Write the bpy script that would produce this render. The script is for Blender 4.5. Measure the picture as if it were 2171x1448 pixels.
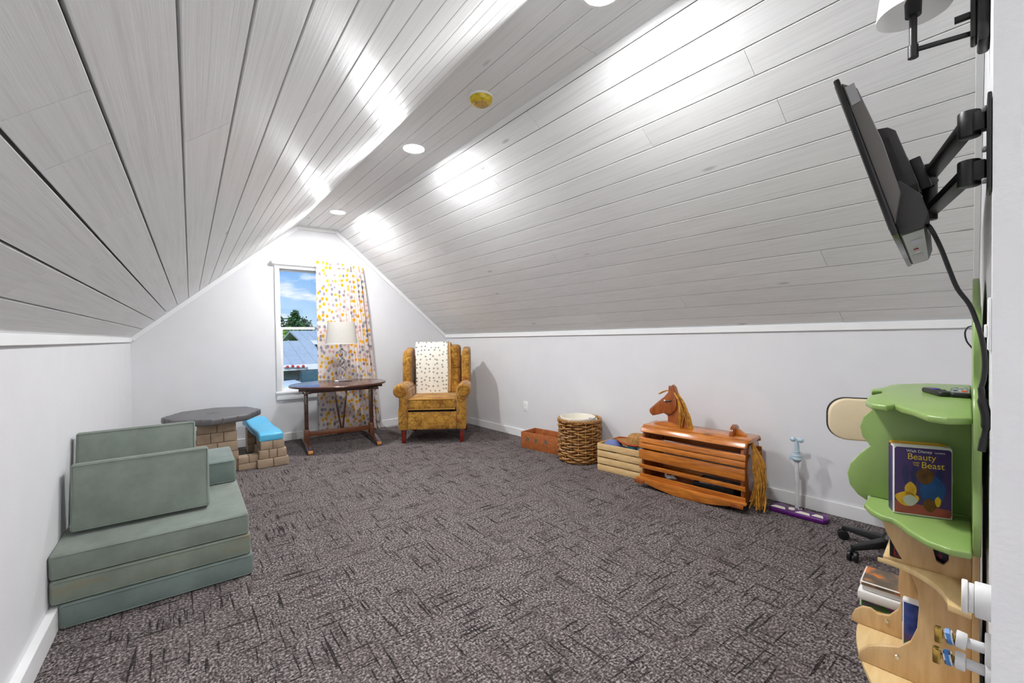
import bpy, bmesh, math, random
from mathutils import Vector, Matrix
from math import sin, cos, pi, radians, sqrt, atan2
random.seed(7)
for o in list(bpy.data.objects): bpy.data.objects.remove(o)
SC = bpy.context.scene
COL = SC.collection

# ------------------------------------------------------------------ camera
F_PX, CX, CY, CAM_H = 914.9, 1085.5, 724.0, 1.2
YAW, PIT, ROL = radians(37.057), radians(-0.8764), radians(-0.7505)
FW = Vector((sin(YAW)*cos(PIT), cos(YAW)*cos(PIT), sin(PIT)))
R0 = Vector((cos(YAW), -sin(YAW), 0)); U0 = R0.cross(FW)
RT = R0*cos(ROL) + U0*sin(ROL); UP = -R0*sin(ROL) + U0*cos(ROL)
CAM_O = Vector((0, 0, CAM_H))
cam_d = bpy.data.cameras.new('camera'); cam = bpy.data.objects.new('camera', cam_d); COL.objects.link(cam)
cam_d.sensor_width = 36; cam_d.sensor_fit = 'HORIZONTAL'; cam_d.lens = F_PX/2171*36
cam_d.clip_start = 0.02; cam_d.clip_end = 300
cam.matrix_world = Matrix(((RT.x, UP.x, -FW.x, 0), (RT.y, UP.y, -FW.y, 0), (RT.z, UP.z, -FW.z, CAM_H), (0, 0, 0, 1)))
SC.camera = cam
def ray(x, y): return FW + RT*((x-CX)/F_PX) - UP*((y-CY)/F_PX)
def on_plane(q, p, n):
    d = ray(*q); n = Vector(n); return CAM_O + d*(n.dot(Vector(p)-CAM_O)/n.dot(d))
def onz(x, y, z=0): return on_plane((x, y), (0, 0, z), (0, 0, 1))
def ony(x, y, Y): return on_plane((x, y), (0, Y, 0), (0, 1, 0))

# ------------------------------------------------------------------ world, sun, exposure
def s2l(c):
    c = c/255
    return c/12.92 if c <= .04045 else ((c+.055)/1.055)**2.4
def rgb(r, g, b): return (s2l(r), s2l(g), s2l(b), 1)
W = bpy.data.worlds.new('World'); SC.world = W; W.use_nodes = True
nt = W.node_tree; nt.nodes.clear()
def N(t, tree, **kw):
    n = tree.nodes.new(t)
    for k, v in kw.items(): setattr(n, k, v)
    return n
tc = N('ShaderNodeTexCoord', nt); sep = N('ShaderNodeSeparateXYZ', nt); nt.links.new(tc.outputs['Generated'], sep.inputs[0])
rmp = N('ShaderNodeValToRGB', nt)
rmp.color_ramp.elements[0].position = 0.0; rmp.color_ramp.elements[0].color = rgb(196, 224, 246)
rmp.color_ramp.elements[1].position = 0.20; rmp.color_ramp.elements[1].color = rgb(72, 154, 232)
nt.links.new(sep.outputs['Z'], rmp.inputs[0])
mp = N('ShaderNodeMapping', nt); mp.inputs['Scale'].default_value = (5, 5, 16); nt.links.new(tc.outputs['Generated'], mp.inputs[0])
cn = N('ShaderNodeTexNoise', nt); cn.inputs['Scale'].default_value = 1.9; cn.inputs['Detail'].default_value = 6; nt.links.new(mp.outputs[0], cn.inputs['Vector'])
cr = N('ShaderNodeValToRGB', nt); cr.color_ramp.elements[0].position = .50; cr.color_ramp.elements[1].position = .66; nt.links.new(cn.outputs[0], cr.inputs[0])
mx = N('ShaderNodeMixRGB', nt); mx.inputs[2].default_value = rgb(250, 252, 255)
nt.links.new(cr.outputs[0], mx.inputs[0]); nt.links.new(rmp.outputs[0], mx.inputs[1])
bg = N('ShaderNodeBackground', nt); bg.inputs['Strength'].default_value = 1.2; nt.links.new(mx.outputs[0], bg.inputs[0])
wo = N('ShaderNodeOutputWorld', nt); nt.links.new(bg.outputs[0], wo.inputs[0])
sun_d = bpy.data.lights.new('sun', 'SUN'); sun_d.energy = 3.2; sun_d.angle = .01; sun_d.color = (1, .96, .9)
sun = bpy.data.objects.new('sun', sun_d); COL.objects.link(sun)
sun.rotation_euler = Vector((.35, .62, -.7)).to_track_quat('-Z', 'Y').to_euler()
LAMP = 640.0          # radiance of the recessed lights
SC.view_settings.view_transform = 'Standard'; SC.view_settings.look = 'None'
SC.view_settings.gamma = 1; SC.view_settings.use_curve_mapping = False; SC.view_settings.exposure = 0.0

# ------------------------------------------------------------------ material helpers
def newmat(name):
    m = bpy.data.materials.new(name); m.use_nodes = True
    b = m.node_tree.nodes['Principled BSDF']; return m, m.node_tree, b
def bump(t, b, height, strength, dist=.01):
    n = N('ShaderNodeBump', t); n.inputs['Strength'].default_value = strength; n.inputs['Distance'].default_value = dist
    t.links.new(height, n.inputs['Height']); t.links.new(n.outputs[0], b.inputs['Normal']); return n
def noise(t, scale, detail=3, mapping=None, rough=.5, coord='Object'):
    c = N('ShaderNodeTexCoord', t); n = N('ShaderNodeTexNoise', t)
    n.inputs['Scale'].default_value = scale; n.inputs['Detail'].default_value = detail; n.inputs['Roughness'].default_value = rough
    src = c.outputs[coord]
    if mapping:
        m = N('ShaderNodeMapping', t); m.inputs['Scale'].default_value = mapping; t.links.new(src, m.inputs[0]); src = m.outputs[0]
    t.links.new(src, n.inputs['Vector']); return n.outputs[0]
def ramp(t, fac, stops):
    r = N('ShaderNodeValToRGB', t); e = r.color_ramp.elements
    while len(e) < len(stops): e.new(.5)
    for i, (p, c) in enumerate(stops): e[i].position = p; e[i].color = c
    t.links.new(fac, r.inputs[0]); return r.outputs[0]
def mixc(t, fac, a, b, blend='MIX'):
    n = N('ShaderNodeMixRGB', t, blend_type=blend)
    for i, v in ((0, fac), (1, a), (2, b)):
        if hasattr(v, 'is_linked') or hasattr(v, 'links'): t.links.new(v, n.inputs[i])
        else: n.inputs[i].default_value = v
    return n.outputs[0]
def math_(t, op, a, b=0.):
    n = N('ShaderNodeMath', t, operation=op)
    for i, v in ((0, a), (1, b)):
        if hasattr(v, 'links'): t.links.new(v, n.inputs[i])
        else: n.inputs[i].default_value = v
    return n.outputs[0]
def plain(name, c, rough=.5, metal=0., var=.06, nscale=6., bscale=0, bstr=.1, spec=.5, **kw):
    m, t, b = newmat(name)
    col = rgb(*c); d = tuple(max(0, v*(1-var*2)) for v in col[:3])+(1,); l = tuple(min(1, v*(1+var)) for v in col[:3])+(1,)
    b.inputs['Roughness'].default_value = rough; b.inputs['Metallic'].default_value = metal
    b.inputs['Specular IOR Level'].default_value = spec
    t.links.new(ramp(t, noise(t, nscale, 4), [(.3, d), (.7, l)]), b.inputs['Base Color'])
    if bscale: bump(t, b, noise(t, bscale, 2), bstr, .004)
    for k, v in kw.items(): b.inputs[k].default_value = v
    return m
def wood(name, c1, c2, grain=(2, 30, 30), scale=2.5, rough=.35, coat=0., knots=0.):
    m, t, b = newmat(name)
    n1 = noise(t, scale, 5, grain, .6); n2 = noise(t, scale*.35, 2, grain)
    f = math_(t, 'ADD', math_(t, 'MULTIPLY', n1, .6), math_(t, 'MULTIPLY', n2, .4))
    col = ramp(t, f, [(.34, rgb(*c2)), (.62, rgb(*c1))])
    if knots:
        v = N('ShaderNodeTexVoronoi', t); v.inputs['Scale'].default_value = knots
        c = N('ShaderNodeTexCoord', t); t.links.new(c.outputs['Object'], v.inputs['Vector'])
        k = ramp(t, v.outputs['Distance'], [(.03, (1, 1, 1, 1)), (.12, (0, 0, 0, 1))])
        col = mixc(t, k, col, tuple(x*.45 for x in rgb(*c2)[:3])+(1,))
    t.links.new(col, b.inputs['Base Color']); b.inputs['Roughness'].default_value = rough
    b.inputs['Coat Weight'].default_value = coat; b.inputs['Coat Roughness'].default_value = .15
    bump(t, b, n1, .08, .003); return m
M = {}
M['wall'] = plain('painted_drywall', (229, 229, 231), .6, var=.01, bscale=170, bstr=.10)
M['trim'] = plain('white_trim_paint', (243, 243, 243), .42, var=.01, bscale=60, bstr=.03)
def plank_mat():
    m, t, b = newmat('whitewashed_pine')
    c = N('ShaderNodeTexCoord', t); oi = N('ShaderNodeObjectInfo', t)
    mp = N('ShaderNodeMapping', t); mp.inputs['Scale'].default_value = (95, 1.6, 95); t.links.new(c.outputs['Object'], mp.inputs[0])
    cb = N('ShaderNodeCombineXYZ', t); t.links.new(math_(t, 'MULTIPLY', oi.outputs['Random'], 40.), cb.inputs[1]); t.links.new(cb.outputs[0], mp.inputs['Location'])
    g = N('ShaderNodeTexNoise', t); g.inputs['Scale'].default_value = 1; g.inputs['Detail'].default_value = 4; g.inputs['Roughness'].default_value = .65; t.links.new(mp.outputs[0], g.inputs['Vector'])
    lo = noise(t, 1.3, 3, (6, 1, 6))
    f = math_(t, 'ADD', math_(t, 'MULTIPLY', g.outputs[0], .8), math_(t, 'MULTIPLY', lo, .2))
    col = ramp(t, f, [(.28, rgb(231, 230, 229)), (.5, rgb(243, 243, 242)), (.72, rgb(248, 248, 248))])
    tint = ramp(t, oi.outputs['Random'], [(0, (.965, .965, .965, 1)), (1, (1, 1, 1, 1))])
    col = mixc(t, 1., col, tint, 'MULTIPLY')
    v = N('ShaderNodeTexVoronoi', t); v.inputs['Scale'].default_value = 1.0
    mk = N('ShaderNodeMapping', t); mk.inputs['Scale'].default_value = (5.3, 1.5, 5.3); t.links.new(c.outputs['Object'], mk.inputs[0]); t.links.new(mk.outputs[0], v.inputs['Vector'])
    k = ramp(t, v.outputs['Distance'], [(.025, (1, 1, 1, 1)), (.075, (0, 0, 0, 1))])
    col = mixc(t, math_(t, 'MULTIPLY', k, .5), col, rgb(150, 145, 140))
    t.links.new(col, b.inputs['Base Color'])
    b.inputs['Roughness'].default_value = .42; b.inputs['Specular IOR Level'].default_value = .15
    h = math_(t, 'ADD', g.outputs[0], math_(t, 'MULTIPLY', k, -.5))
    bump(t, b, h, .16, .003)
    return m
M['plank'] = plank_mat()
M['groove'] = plain('plank_groove', (168, 166, 164), .8, var=.02)
def carpet_mat():
    m, t, b = newmat('patterned_loop_carpet')
    c = N('ShaderNodeTexCoord', t); oi = N('ShaderNodeObjectInfo', t)
    off = N('ShaderNodeCombineXYZ', t); t.links.new(math_(t, 'MULTIPLY', oi.outputs['Random'], 37.), off.inputs[0]); t.links.new(math_(t, 'MULTIPLY', oi.outputs['Random'], 91.), off.inputs[1])
    ad = N('ShaderNodeVectorMath', t, operation='ADD'); t.links.new(c.outputs['Object'], ad.inputs[0]); t.links.new(off.outputs[0], ad.inputs[1])
    def nz(scale, mapping, detail=2, rough=.5):
        mp = N('ShaderNodeMapping', t); mp.inputs['Scale'].default_value = mapping; t.links.new(ad.outputs[0], mp.inputs[0])
        n = N('ShaderNodeTexNoise', t); n.inputs['Scale'].default_value = scale; n.inputs['Detail'].default_value = detail; n.inputs['Roughness'].default_value = rough
        t.links.new(mp.outputs[0], n.inputs['Vector']); return n.outputs[0]
    loops = nz(105, (1, 1, 1), 1.5, .6)
    rows = nz(1, (150, 62, 1), 1)
    lx = ramp(t, nz(1, (4.2, 74, 1), 1.2), [(.335, (1, 1, 1, 1)), (.375, (0, 0, 0, 1))])
    ly = ramp(t, nz(1, (74, 4.2, 1), 1.2), [(.320, (1, 1, 1, 1)), (.360, (0, 0, 0, 1))])
    big = nz(2.6, (1, 1, 1), 3)
    patch = ramp(t, nz(1, (8, 17, 1), 2), [(.56, (0, 0, 0, 1)), (.66, (1, 1, 1, 1))])
    base = ramp(t, math_(t, 'ADD', math_(t, 'MULTIPLY', loops, .62), math_(t, 'MULTIPLY', rows, .38)), [(.36, rgb(44, 37, 37)), (.50, rgb(101, 93, 92)), (.63, rgb(172, 163, 161))])
    base = mixc(t, ramp(t, big, [(.40, (.0, .0, .0, 1)), (.75, (.35, .35, .35, 1))]), base, rgb(92, 80, 77))
    lines = math_(t, 'MAXIMUM', lx, ly)
    col = mixc(t, math_(t, 'MULTIPLY', lines, .80), base, rgb(26, 21, 22))
    col = mixc(t, math_(t, 'MULTIPLY', patch, .40), col, rgb(46, 38, 38))
    t.links.new(col, b.inputs['Base Color']); b.inputs['Roughness'].default_value = .95; b.inputs['Specular IOR Level'].default_value = .15
    h = math_(t, 'SUBTRACT', math_(t, 'ADD', loops, rows), lines)
    bump(t, b, h, .7, .006)
    return m
M['carpet'] = carpet_mat()

# ------------------------------------------------------------------ geometry helpers
def g_box(lo, hi):
    (a, b, c), (d, e, f) = lo, hi
    v = [(a, b, c), (d, b, c), (d, e, c), (a, e, c), (a, b, f), (d, b, f), (d, e, f), (a, e, f)]
    return v, [(0, 3, 2, 1), (4, 5, 6, 7), (0, 1, 5, 4), (1, 2, 6, 5), (2, 3, 7, 6), (3, 0, 4, 7)]
def g_hex(p8): return list(p8), [(0, 3, 2, 1), (4, 5, 6, 7), (0, 1, 5, 4), (1, 2, 6, 5), (2, 3, 7, 6), (3, 0, 4, 7)]
def g_cbox(c, s, rot=None):
    v, f = g_box((-s[0]/2, -s[1]/2, -s[2]/2), (s[0]/2, s[1]/2, s[2]/2))
    v = [Vector(p) for p in v]
    if rot: v = [rot @ p for p in v]
    return [p+Vector(c) for p in v], f
def g_bar(a, b, w, d, ref=(0, 0, 1)):
    a, b = Vector(a), Vector(b); z = (b-a); L = z.length; z.normalize()
    ref = Vector(ref)
    if abs(z.dot(ref)) > .98: ref = Vector((1, 0, 0))
    x = ref.cross(z).normalized(); y = z.cross(x)
    v = []
    for q in (a, b): v += [q-x*w/2-y*d/2, q+x*w/2-y*d/2, q+x*w/2+y*d/2, q-x*w/2+y*d/2]
    return v, [(0, 3, 2, 1), (4, 5, 6, 7), (0, 1, 5, 4), (1, 2, 6, 5), (2, 3, 7, 6), (3, 0, 4, 7)]
def g_ext(pts, vec):
    pts = [Vector(p) for p in pts]; vec = Vector(vec); n = len(pts)
    v = pts + [p+vec for p in pts]
    f = [tuple(reversed(range(n))), tuple(range(n, 2*n))] + [(i, (i+1) % n, n+(i+1) % n, n+i) for i in range(n)]
    return v, f
def g_tube(pts, r, seg=8, closed=False):
    pts = [Vector(p) for p in pts]; n = len(pts); rs = r if isinstance(r, (list, tuple)) else [r]*n
    v = []; f = []; prev = None
    for i, p in enumerate(pts):
        a = pts[(i-1) % n] if (closed or i) else p; b = pts[(i+1) % n] if (closed or i < n-1) else p
        t = (b-a).normalized()
        if prev is None:
            prev = t.orthogonal().normalized()
            if abs(t.z) < .9: prev = t.cross(Vector((0, 0, 1))).normalized()
        x = (prev - t*prev.dot(t)).normalized(); prev = x; y = t.cross(x)
        v += [p + (x*cos(2*pi*k/seg)+y*sin(2*pi*k/seg))*rs[i] for k in range(seg)]
    m = n if closed else n-1
    for i in range(m):
        for k in range(seg):
            j = (i+1) % n; f.append((i*seg+k, i*seg+(k+1) % seg, j*seg+(k+1) % seg, j*seg+k))
    if not closed: f += [tuple(reversed(range(seg))), tuple(range((n-1)*seg, n*seg))]
    return v, f
def g_lathe(prof, seg=24, c=(0, 0, 0), axis='z', sx=1., sy=1., loop=False):
    v = []; f = []
    for r, z in prof:
        for k in range(seg):
            a = 2*pi*k/seg; p = (r*cos(a)*sx, r*sin(a)*sy, z)
            if axis == 'y': p = (p[0], -p[2], p[1])
            if axis == 'x': p = (p[2], p[0], p[1])
            v.append(Vector(p)+Vector(c))
    n = len(prof)
    for i in range(n-1):
        for k in range(seg): f.append((i*seg+k, i*seg+(k+1) % seg, (i+1)*seg+(k+1) % seg, (i+1)*seg+k))
    if loop: f += [((n-1)*seg+k, (n-1)*seg+(k+1) % seg, (k+1) % seg, k) for k in range(seg)]
    else: f += [tuple(reversed(range(seg))), tuple(range((n-1)*seg, n*seg))]
    return v, f
def g_ell(c, r, seg=16, rings=10, rot=None):
    v = []; f = []
    for i in range(rings+1):
        th = pi*(i+.02 if i == 0 else i-.02 if i == rings else i)/rings
        for k in range(seg):
            a = 2*pi*k/seg; p = Vector((r[0]*sin(th)*cos(a), r[1]*sin(th)*sin(a), r[2]*cos(th)))
            if rot: p = rot @ p
            v.append(p+Vector(c))
    for i in range(rings):
        for k in range(seg): f.append((i*seg+k, (i+1)*seg+k, (i+1)*seg+(k+1) % seg, i*seg+(k+1) % seg))
    f += [tuple(range(seg)), tuple(reversed(range(rings*seg, (rings+1)*seg)))]
    return v, f
def g_sheet(fn, nu, nv, thick):
    top = [[Vector(fn(i/nu, j/nv)) for i in range(nu+1)] for j in range(nv+1)]
    def nrm(i, j):
        a = top[j][min(i+1, nu)]-top[j][max(i-1, 0)]; b = top[min(j+1, nv)][i]-top[max(j-1, 0)][i]
        return a.cross(b).normalized()
    w = nu+1; v = [top[j][i] for j in range(nv+1) for i in range(w)]
    v += [top[j][i]+nrm(i, j)*thick for j in range(nv+1) for i in range(w)]; o = w*(nv+1)
    f = []
    for j in range(nv):
        for i in range(nu):
            a = j*w+i; f.append((a, a+w, a+w+1, a+1)); f.append((o+a, o+a+1, o+a+w+1, o+a+w))
    for i in range(nu):
        f.append((i, i+1, o+i+1, o+i)); b = nv*w+i; f.append((b+1, b, o+b, o+b+1))
    for j in range(nv):
        a = j*w; f.append((a+w, a, o+a, o+a+w)); b = a+nu; f.append((b, b+w, o+b+w, o+b))
    return v, f
def make(name, geos, mat, parent=None, bevel=0, bseg=2, smooth=35, world=False, origin=None):
    if isinstance(geos, tuple): geos = [geos]
    bm = bmesh.new()
    inv = None
    if world and parent is not None:
        mw = Matrix.Translation(parent.location) @ parent.rotation_euler.to_matrix().to_4x4()
        inv = mw.inverted()
    for vs, fs in geos:
        bv = [bm.verts.new((inv @ Vector(p)) if inv else Vector(p)-Vector(origin or (0, 0, 0))) for p in vs]
        for f in fs:
            try: bm.faces.new([bv[i] for i in f])
            except ValueError: pass
    bmesh.ops.recalc_face_normals(bm, faces=bm.faces)
    if bevel:
        ed = [e for e in bm.edges if len(e.link_faces) == 2 and e.calc_face_angle(0) > .6]
        bmesh.ops.bevel(bm, geom=ed, offset=bevel, segments=bseg, profile=.5, affect='EDGES', clamp_overlap=True)
    me = bpy.data.meshes.new(name); bm.to_mesh(me); bm.free()
    me.materials.append(M[mat] if isinstance(mat, str) else mat)
    if smooth:
        for p in me.polygons: p.use_smooth = True
        me.set_sharp_from_angle(angle=radians(smooth))
    o = bpy.data.objects.new(name, me); COL.objects.link(o)
    if parent is not None: o.parent = parent
    if origin: o.location = origin
    return o
def thing(name, label, cat, loc=(0, 0, 0), rotz=0, group=None):
    o = bpy.data.objects.new(name, None); COL.objects.link(o); o.location = loc; o.rotation_euler = (0, 0, rotz)
    o.empty_display_size = .05
    return tag(o, label, cat, group)
def tag(o, label, cat, group=None):
    o['label'] = label; o['category'] = cat
    if group: o['group'] = group
    return o
def struct(o): o['kind'] = 'structure'; return o
def sroot(name, loc=(0, 0, 0)):
    o = bpy.data.objects.new(name, None); COL.objects.link(o); o.location = loc; o['kind'] = 'structure'; return o
def smoothpts(p, n=6, closed=False):
    p = [Vector(q) for q in p]; out = []; L = len(p)
    for i in range(L if closed else L-1):
        if closed: a, b, c, d = p[(i-1) % L], p[i], p[(i+1) % L], p[(i+2) % L]
        else: a, b, c, d = p[max(i-1, 0)], p[i], p[i+1], p[min(i+2, L-1)]
        for k in range(n):
            t = k/n
            out.append(.5*((2*b)+(c-a)*t+(2*a-5*b+4*c-d)*t*t+(3*b-a-3*c+d)*t**3))
    if not closed: out.append(p[-1])
    return out
def txt(name, s, size, mat, parent, mtx, extrude=.0004, align='CENTER'):
    c = bpy.data.curves.new(name, 'FONT'); c.body = s; c.size = size; c.extrude = extrude; c.align_x = align; c.align_y = 'CENTER'
    t = bpy.data.objects.new(name+'_src', c); COL.objects.link(t)
    bpy.context.view_layer.update()
    me = bpy.data.meshes.new_from_object(t.evaluated_get(bpy.context.evaluated_depsgraph_get()))
    bpy.data.objects.remove(t)
    me.materials.clear(); me.materials.append(M[mat])
    o = bpy.data.objects.new(name, me); COL.objects.link(o); o.parent = parent; o.matrix_local = mtx; return o

# ------------------------------------------------------------------ room shell
D = 5.611; YB = -1.45
xl = lambda Y: -.476+(Y-2.545)*.01305
xr = lambda Y: 3.4177-.06976*Y
pl = lambda Y: 1.068-(Y-D)*.0096
pr = lambda Y: 1.524-(Y-D)*.0155
zl = lambda Y: 1.218-(Y-D)*.0026
zr = lambda Y: 1.216-(Y-D)*.0070
ZC = 2.527
def LS(t, Y): return Vector((xl(Y)*(1-t)+pl(Y)*t, Y, zl(Y)*(1-t)+ZC*t))
def RS(t, Y): return Vector((xr(Y)*(1-t)+pr(Y)*t, Y, zr(Y)*(1-t)+ZC*t))
def FS(t, Y): return Vector((pl(Y)*(1-t)+pr(Y)*t, Y, ZC))
NWA, NWB = -.035, .1106
nwy = lambda X: NWA+NWB*X
NWR = atan2(NWB, 1)
fl = struct(make('floor', g_box((-.75, YB-.15, -.12), (3.75, D+.15, -.006)), M['groove'], None))
# carpet tiles, quarter-turned
TS = .6
tile_me = None
k = 0
for iy in range(-3, 10):
    for ix in range(-1, 7):
        x0 = -.36+ix*TS; y0 = .18+iy*TS
        a, b = max(x0, -.62), min(x0+TS, 3.62); c, d = max(y0, YB), min(y0+TS, D)
        if b-a < .02 or d-c < .02: continue
        full = (b-a > TS-1e-6 and d-c > TS-1e-6)
        if full and tile_me:
            o = bpy.data.objects.new('carpet_tile', tile_me); COL.objects.link(o)
            o.location = ((a+b)/2, (c+d)/2, 0); o.rotation_euler = (0, 0, pi/2*((ix+iy) % 2))
        else:
            o = make('carpet_tile', g_box(((a-b)/2, (c-d)/2, -.006), ((b-a)/2, (d-c)/2, 0)), 'carpet', None, smooth=0)
            o.location = ((a+b)/2, (c+d)/2, 0)
            if full: tile_me = o.data
        o.parent = fl
def slab(name, pts, off): return struct(make(name, g_ext(pts, off), 'wall', smooth=0))
slab('wall_left', [(xl(YB), YB, 0), (xl(D), D, 0), (xl(D), D, zl(D)), (xl(YB), YB, zl(YB))], (-.1, 0, 0))
slab('wall_right', [(xr(.2), .2, 0), (xr(D), D, 0), (xr(D), D, zr(D)), (xr(.2), .2, zr(.2))], (.1, 0, 0))
# far gable wall with window opening
WX0, WX1, WZ0, WZ1 = .868, 1.724, .572, 2.008
def gable(Y, holes=True):
    def top(x):
        if x < pl(Y): t = (x-xl(Y))/(pl(Y)-xl(Y)); return zl(Y)*(1-t)+ZC*t
        if x <= pr(Y): return ZC
        t = (xr(Y)-x)/(xr(Y)-pr(Y)); return zr(Y)*(1-t)+ZC*t
    xs = sorted([xl(Y), pl(Y), pr(Y), xr(Y)]+([WX0, WX1] if holes else []))
    gs = []
    for a, b in zip(xs[:-1], xs[1:]):
        if holes and a >= WX0-1e-6 and b <= WX1+1e-6:
            gs.append(g_ext([(a, Y, 0), (b, Y, 0), (b, Y, WZ0), (a, Y, WZ0)], (0, .14, 0)))
            gs.append(g_ext([(a, Y, WZ1), (b, Y, WZ1), (b, Y, top(b)), (a, Y, top(a))], (0, .14, 0)))
        else: gs.append(g_ext([(a, Y, 0), (b, Y, 0), (b, Y, top(b)), (a, Y, top(a))], (0, .14, 0)))
    return gs
struct(make('wall_far', gable(D), 'wall', smooth=0))
bk = make('wall_back', [g_ext([(xl(YB), YB, 0), (xr(YB), YB, 0), (xr(YB), YB, zr(YB)), (pr(YB), YB, ZC), (pl(YB), YB, ZC), (xl(YB), YB, zl(YB))], (0, -.12, 0))], 'wall', smooth=0); struct(bk)
slab('wall_hall', [(xr(.2), .2, 0), (xr(YB), YB, 0), (xr(YB), YB, zr(YB)), (xr(.2), .2, zr(.2))], (.1, 0, 0))
# near gable wall beside the doorway (rotated a little)
def near_wall():
    def top(x):
        Y = nwy(x)
        if x < pl(Y): t = (x-xl(Y))/(pl(Y)-xl(Y)); return zl(Y)*(1-t)+ZC*t
        if x <= pr(Y): return ZC
        t = (xr(Y)-x)/(xr(Y)-pr(Y)); return zr(Y)*(1-t)+ZC*t
    xs = [.72, pl(.1), pr(.15), 3.391]; gs = []
    nv = (.1106*.13, -.13, 0)
    for a, b in zip(xs[:-1], xs[1:]):
        gs.append(g_ext([(a, nwy(a), 0), (b, nwy(b), 0), (b, nwy(b), top(b)), (a, nwy(a), top(a))], nv))
    gs.append(g_ext([(.60, .0512, 0), (.72, .0600, 0), (.72, .0600, top(.72)), (.60, .0512, top(.6))], (.02, -.155, 0)))
    return gs
struct(make('wall_near', near_wall(), 'wall', smooth=0))
# ceilings: slab + planks
TL = [0, .066, .129, .191, .250, .310, .368, .426, .485, .542, .601, .661, .722, .780, .838, .900, .957, 1]
TR = [0, .0531, .1157, .1827, .246, .310, .375, .438, .502, .563, .625, .685, .745, .806, .864, .923, .982, 1]
TF = [0, .25, .5, .75, 1]
def ceil(name, S, ts, nrm, gap, joints, y0=YB):
    nrm = Vector(nrm).normalized(); back = nrm*-.012
    gs = []; NY = 6
    for a, b in zip(ts[:-1], ts[1:]):
        for k in range(NY):
            c, d = y0+(D-y0)*k/NY, y0+(D-y0)*(k+1)/NY
            q = [p+back*1.5 for p in (S(a, c), S(b, c), S(b, d), S(a, d))]; gs.append(g_hex(q+[p-nrm*.08 for p in q]))
    root = struct(make(name, gs, 'groove', smooth=0))
    for i in range(len(ts)-1):
        a, b = ts[i], ts[i+1]
        W_ = (S(1, 2)-S(0, 2)).length; g = gap/W_/2
        a2, b2 = a+(g if i else 0), b-(g if i < len(ts)-2 else 0)
        ys = [y0]+sorted(joints.get(i, []))+[D]
        for c, d in zip(ys[:-1], ys[1:]):
            c2 = c+(.0008 if c > y0 else 0); d2 = d-(.0008 if d < D else 0)
            v = []; f = []; ns = max(1, int((d2-c2)/1.1))
            for k in range(ns+1):
                Y = c2+(d2-c2)*k/ns; p, q = S(a2, Y), S(b2, Y); w = (q-p).normalized()*.0014
                v += [p-nrm*.0014, p+w, q-w, q-nrm*.0014, q+back, p+back]
            for k in range(ns):
                for e in range(6): f.append((k*6+e, k*6+(e+1) % 6, k*6+6+(e+1) % 6, k*6+6+e))
            f += [(5, 4, 3, 2, 1, 0), tuple(ns*6+e for e in range(6))]
            make('plank', (v, f), 'plank', root, smooth=25)
    return root
nl = (LS(1, 2)-LS(0, 2)).cross(Vector((0, 1, 0))); nl = nl if nl.z < 0 else -nl
nr = (RS(1, 2)-RS(0, 2)).cross(Vector((0, 1, 0))); nr = nr if nr.z < 0 else -nr
def tS(q, S, ts):   # plank row and depth of a joint seen at a pixel
    best = None
    for i in range(0, 101):
        for j in range(0, 141):
            t, Y = i/100, j*.04
            d = S(t, Y)-CAM_O; z = d.dot(FW)
            if z < .05: continue
            e = (CX+F_PX*d.dot(RT)/z-q[0])**2+(CY-F_PX*d.dot(UP)/z-q[1])**2
            if best is None or e < best[0]: best = (e, t, Y)
    return next(i for i in range(len(ts)-1) if ts[i] <= best[1] <= ts[i+1]+1e-9), best[2]
def joints(px, S, ts):
    d = {}
    for q in px:
        i, Y = tS(q, S, ts); d.setdefault(i, []).append(Y)
    return d
JL = joints([(440, 282), (120, 208), (200, 560), (845, 105), (300, 440), (520, 480), (180, 330), (640, 250), (60, 590)], LS, TL)
JR = joints([(1050, 384), (935, 529), (1125, 250), (1170, 541), (1337, 572), (1270, 672), (1376, 300), (866, 448), (1655, 245), (1750, 545), (1790, 672), (1600, 160), (1450, 640)], RS, TR)
JF = {1: [2.0, 4.1], 2: [.75, 2.6], 0: [3.2], 3: [1.4]}
ceil('ceiling_left', LS, TL, nl, .0055, JL)
ceil('ceiling_right', RS, TR, nr, .0042, JR)
ceil('ceiling', FS, TF, (0, 0, -1), .0035, JF)
# trims
def board(name, a, b, w_vec, t_vec, bevel=.002):
    a, b, w, t = map(Vector, (a, b, w_vec, t_vec))
    return struct(make(name, g_hex([a, b, b+w, a+w, a+t, b+t, b+w+t, a+w+t]), 'trim', bevel=bevel, smooth=0))
TY = (0, -.016, 0)
dl = (LS(1, D)-LS(0, D)).normalized(); dr = (RS(1, D)-RS(0, D)).normalized()
struct(make('trim_1', g_ext([LS(0, D), LS(1, D), Vector((1.068+.021, D, ZC-.044)), Vector((xl(D)+.027, D, zl(D)-.030))], TY), 'trim', bevel=.002, smooth=0))
struct(make('trim_2', g_ext([LS(1, D), RS(1, D), RS(1, D)+Vector((-.019, 0, -.044)), LS(1, D)+Vector((.021, 0, -.044))], TY), 'trim', bevel=.002, smooth=0))
struct(make('trim_3', g_ext([RS(1, D), RS(0, D), RS(0, D)+Vector((-.016, 0, -.042)), RS(1, D)+Vector((-.019, 0, -.044))], TY), 'trim', bevel=.002, smooth=0))
board('trim_4', (xr(D), D-.016, zr(D)-.046), (xr(.33), .33, zr(.33)-.046), (0, 0, .046), (-.017, 0, 0))
board('trim_5', (xl(D), D-.016, zl(D)-.040), (xl(YB), YB, zl(YB)-.042), (0, 0, .041), (.017, 0, 0))
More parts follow.
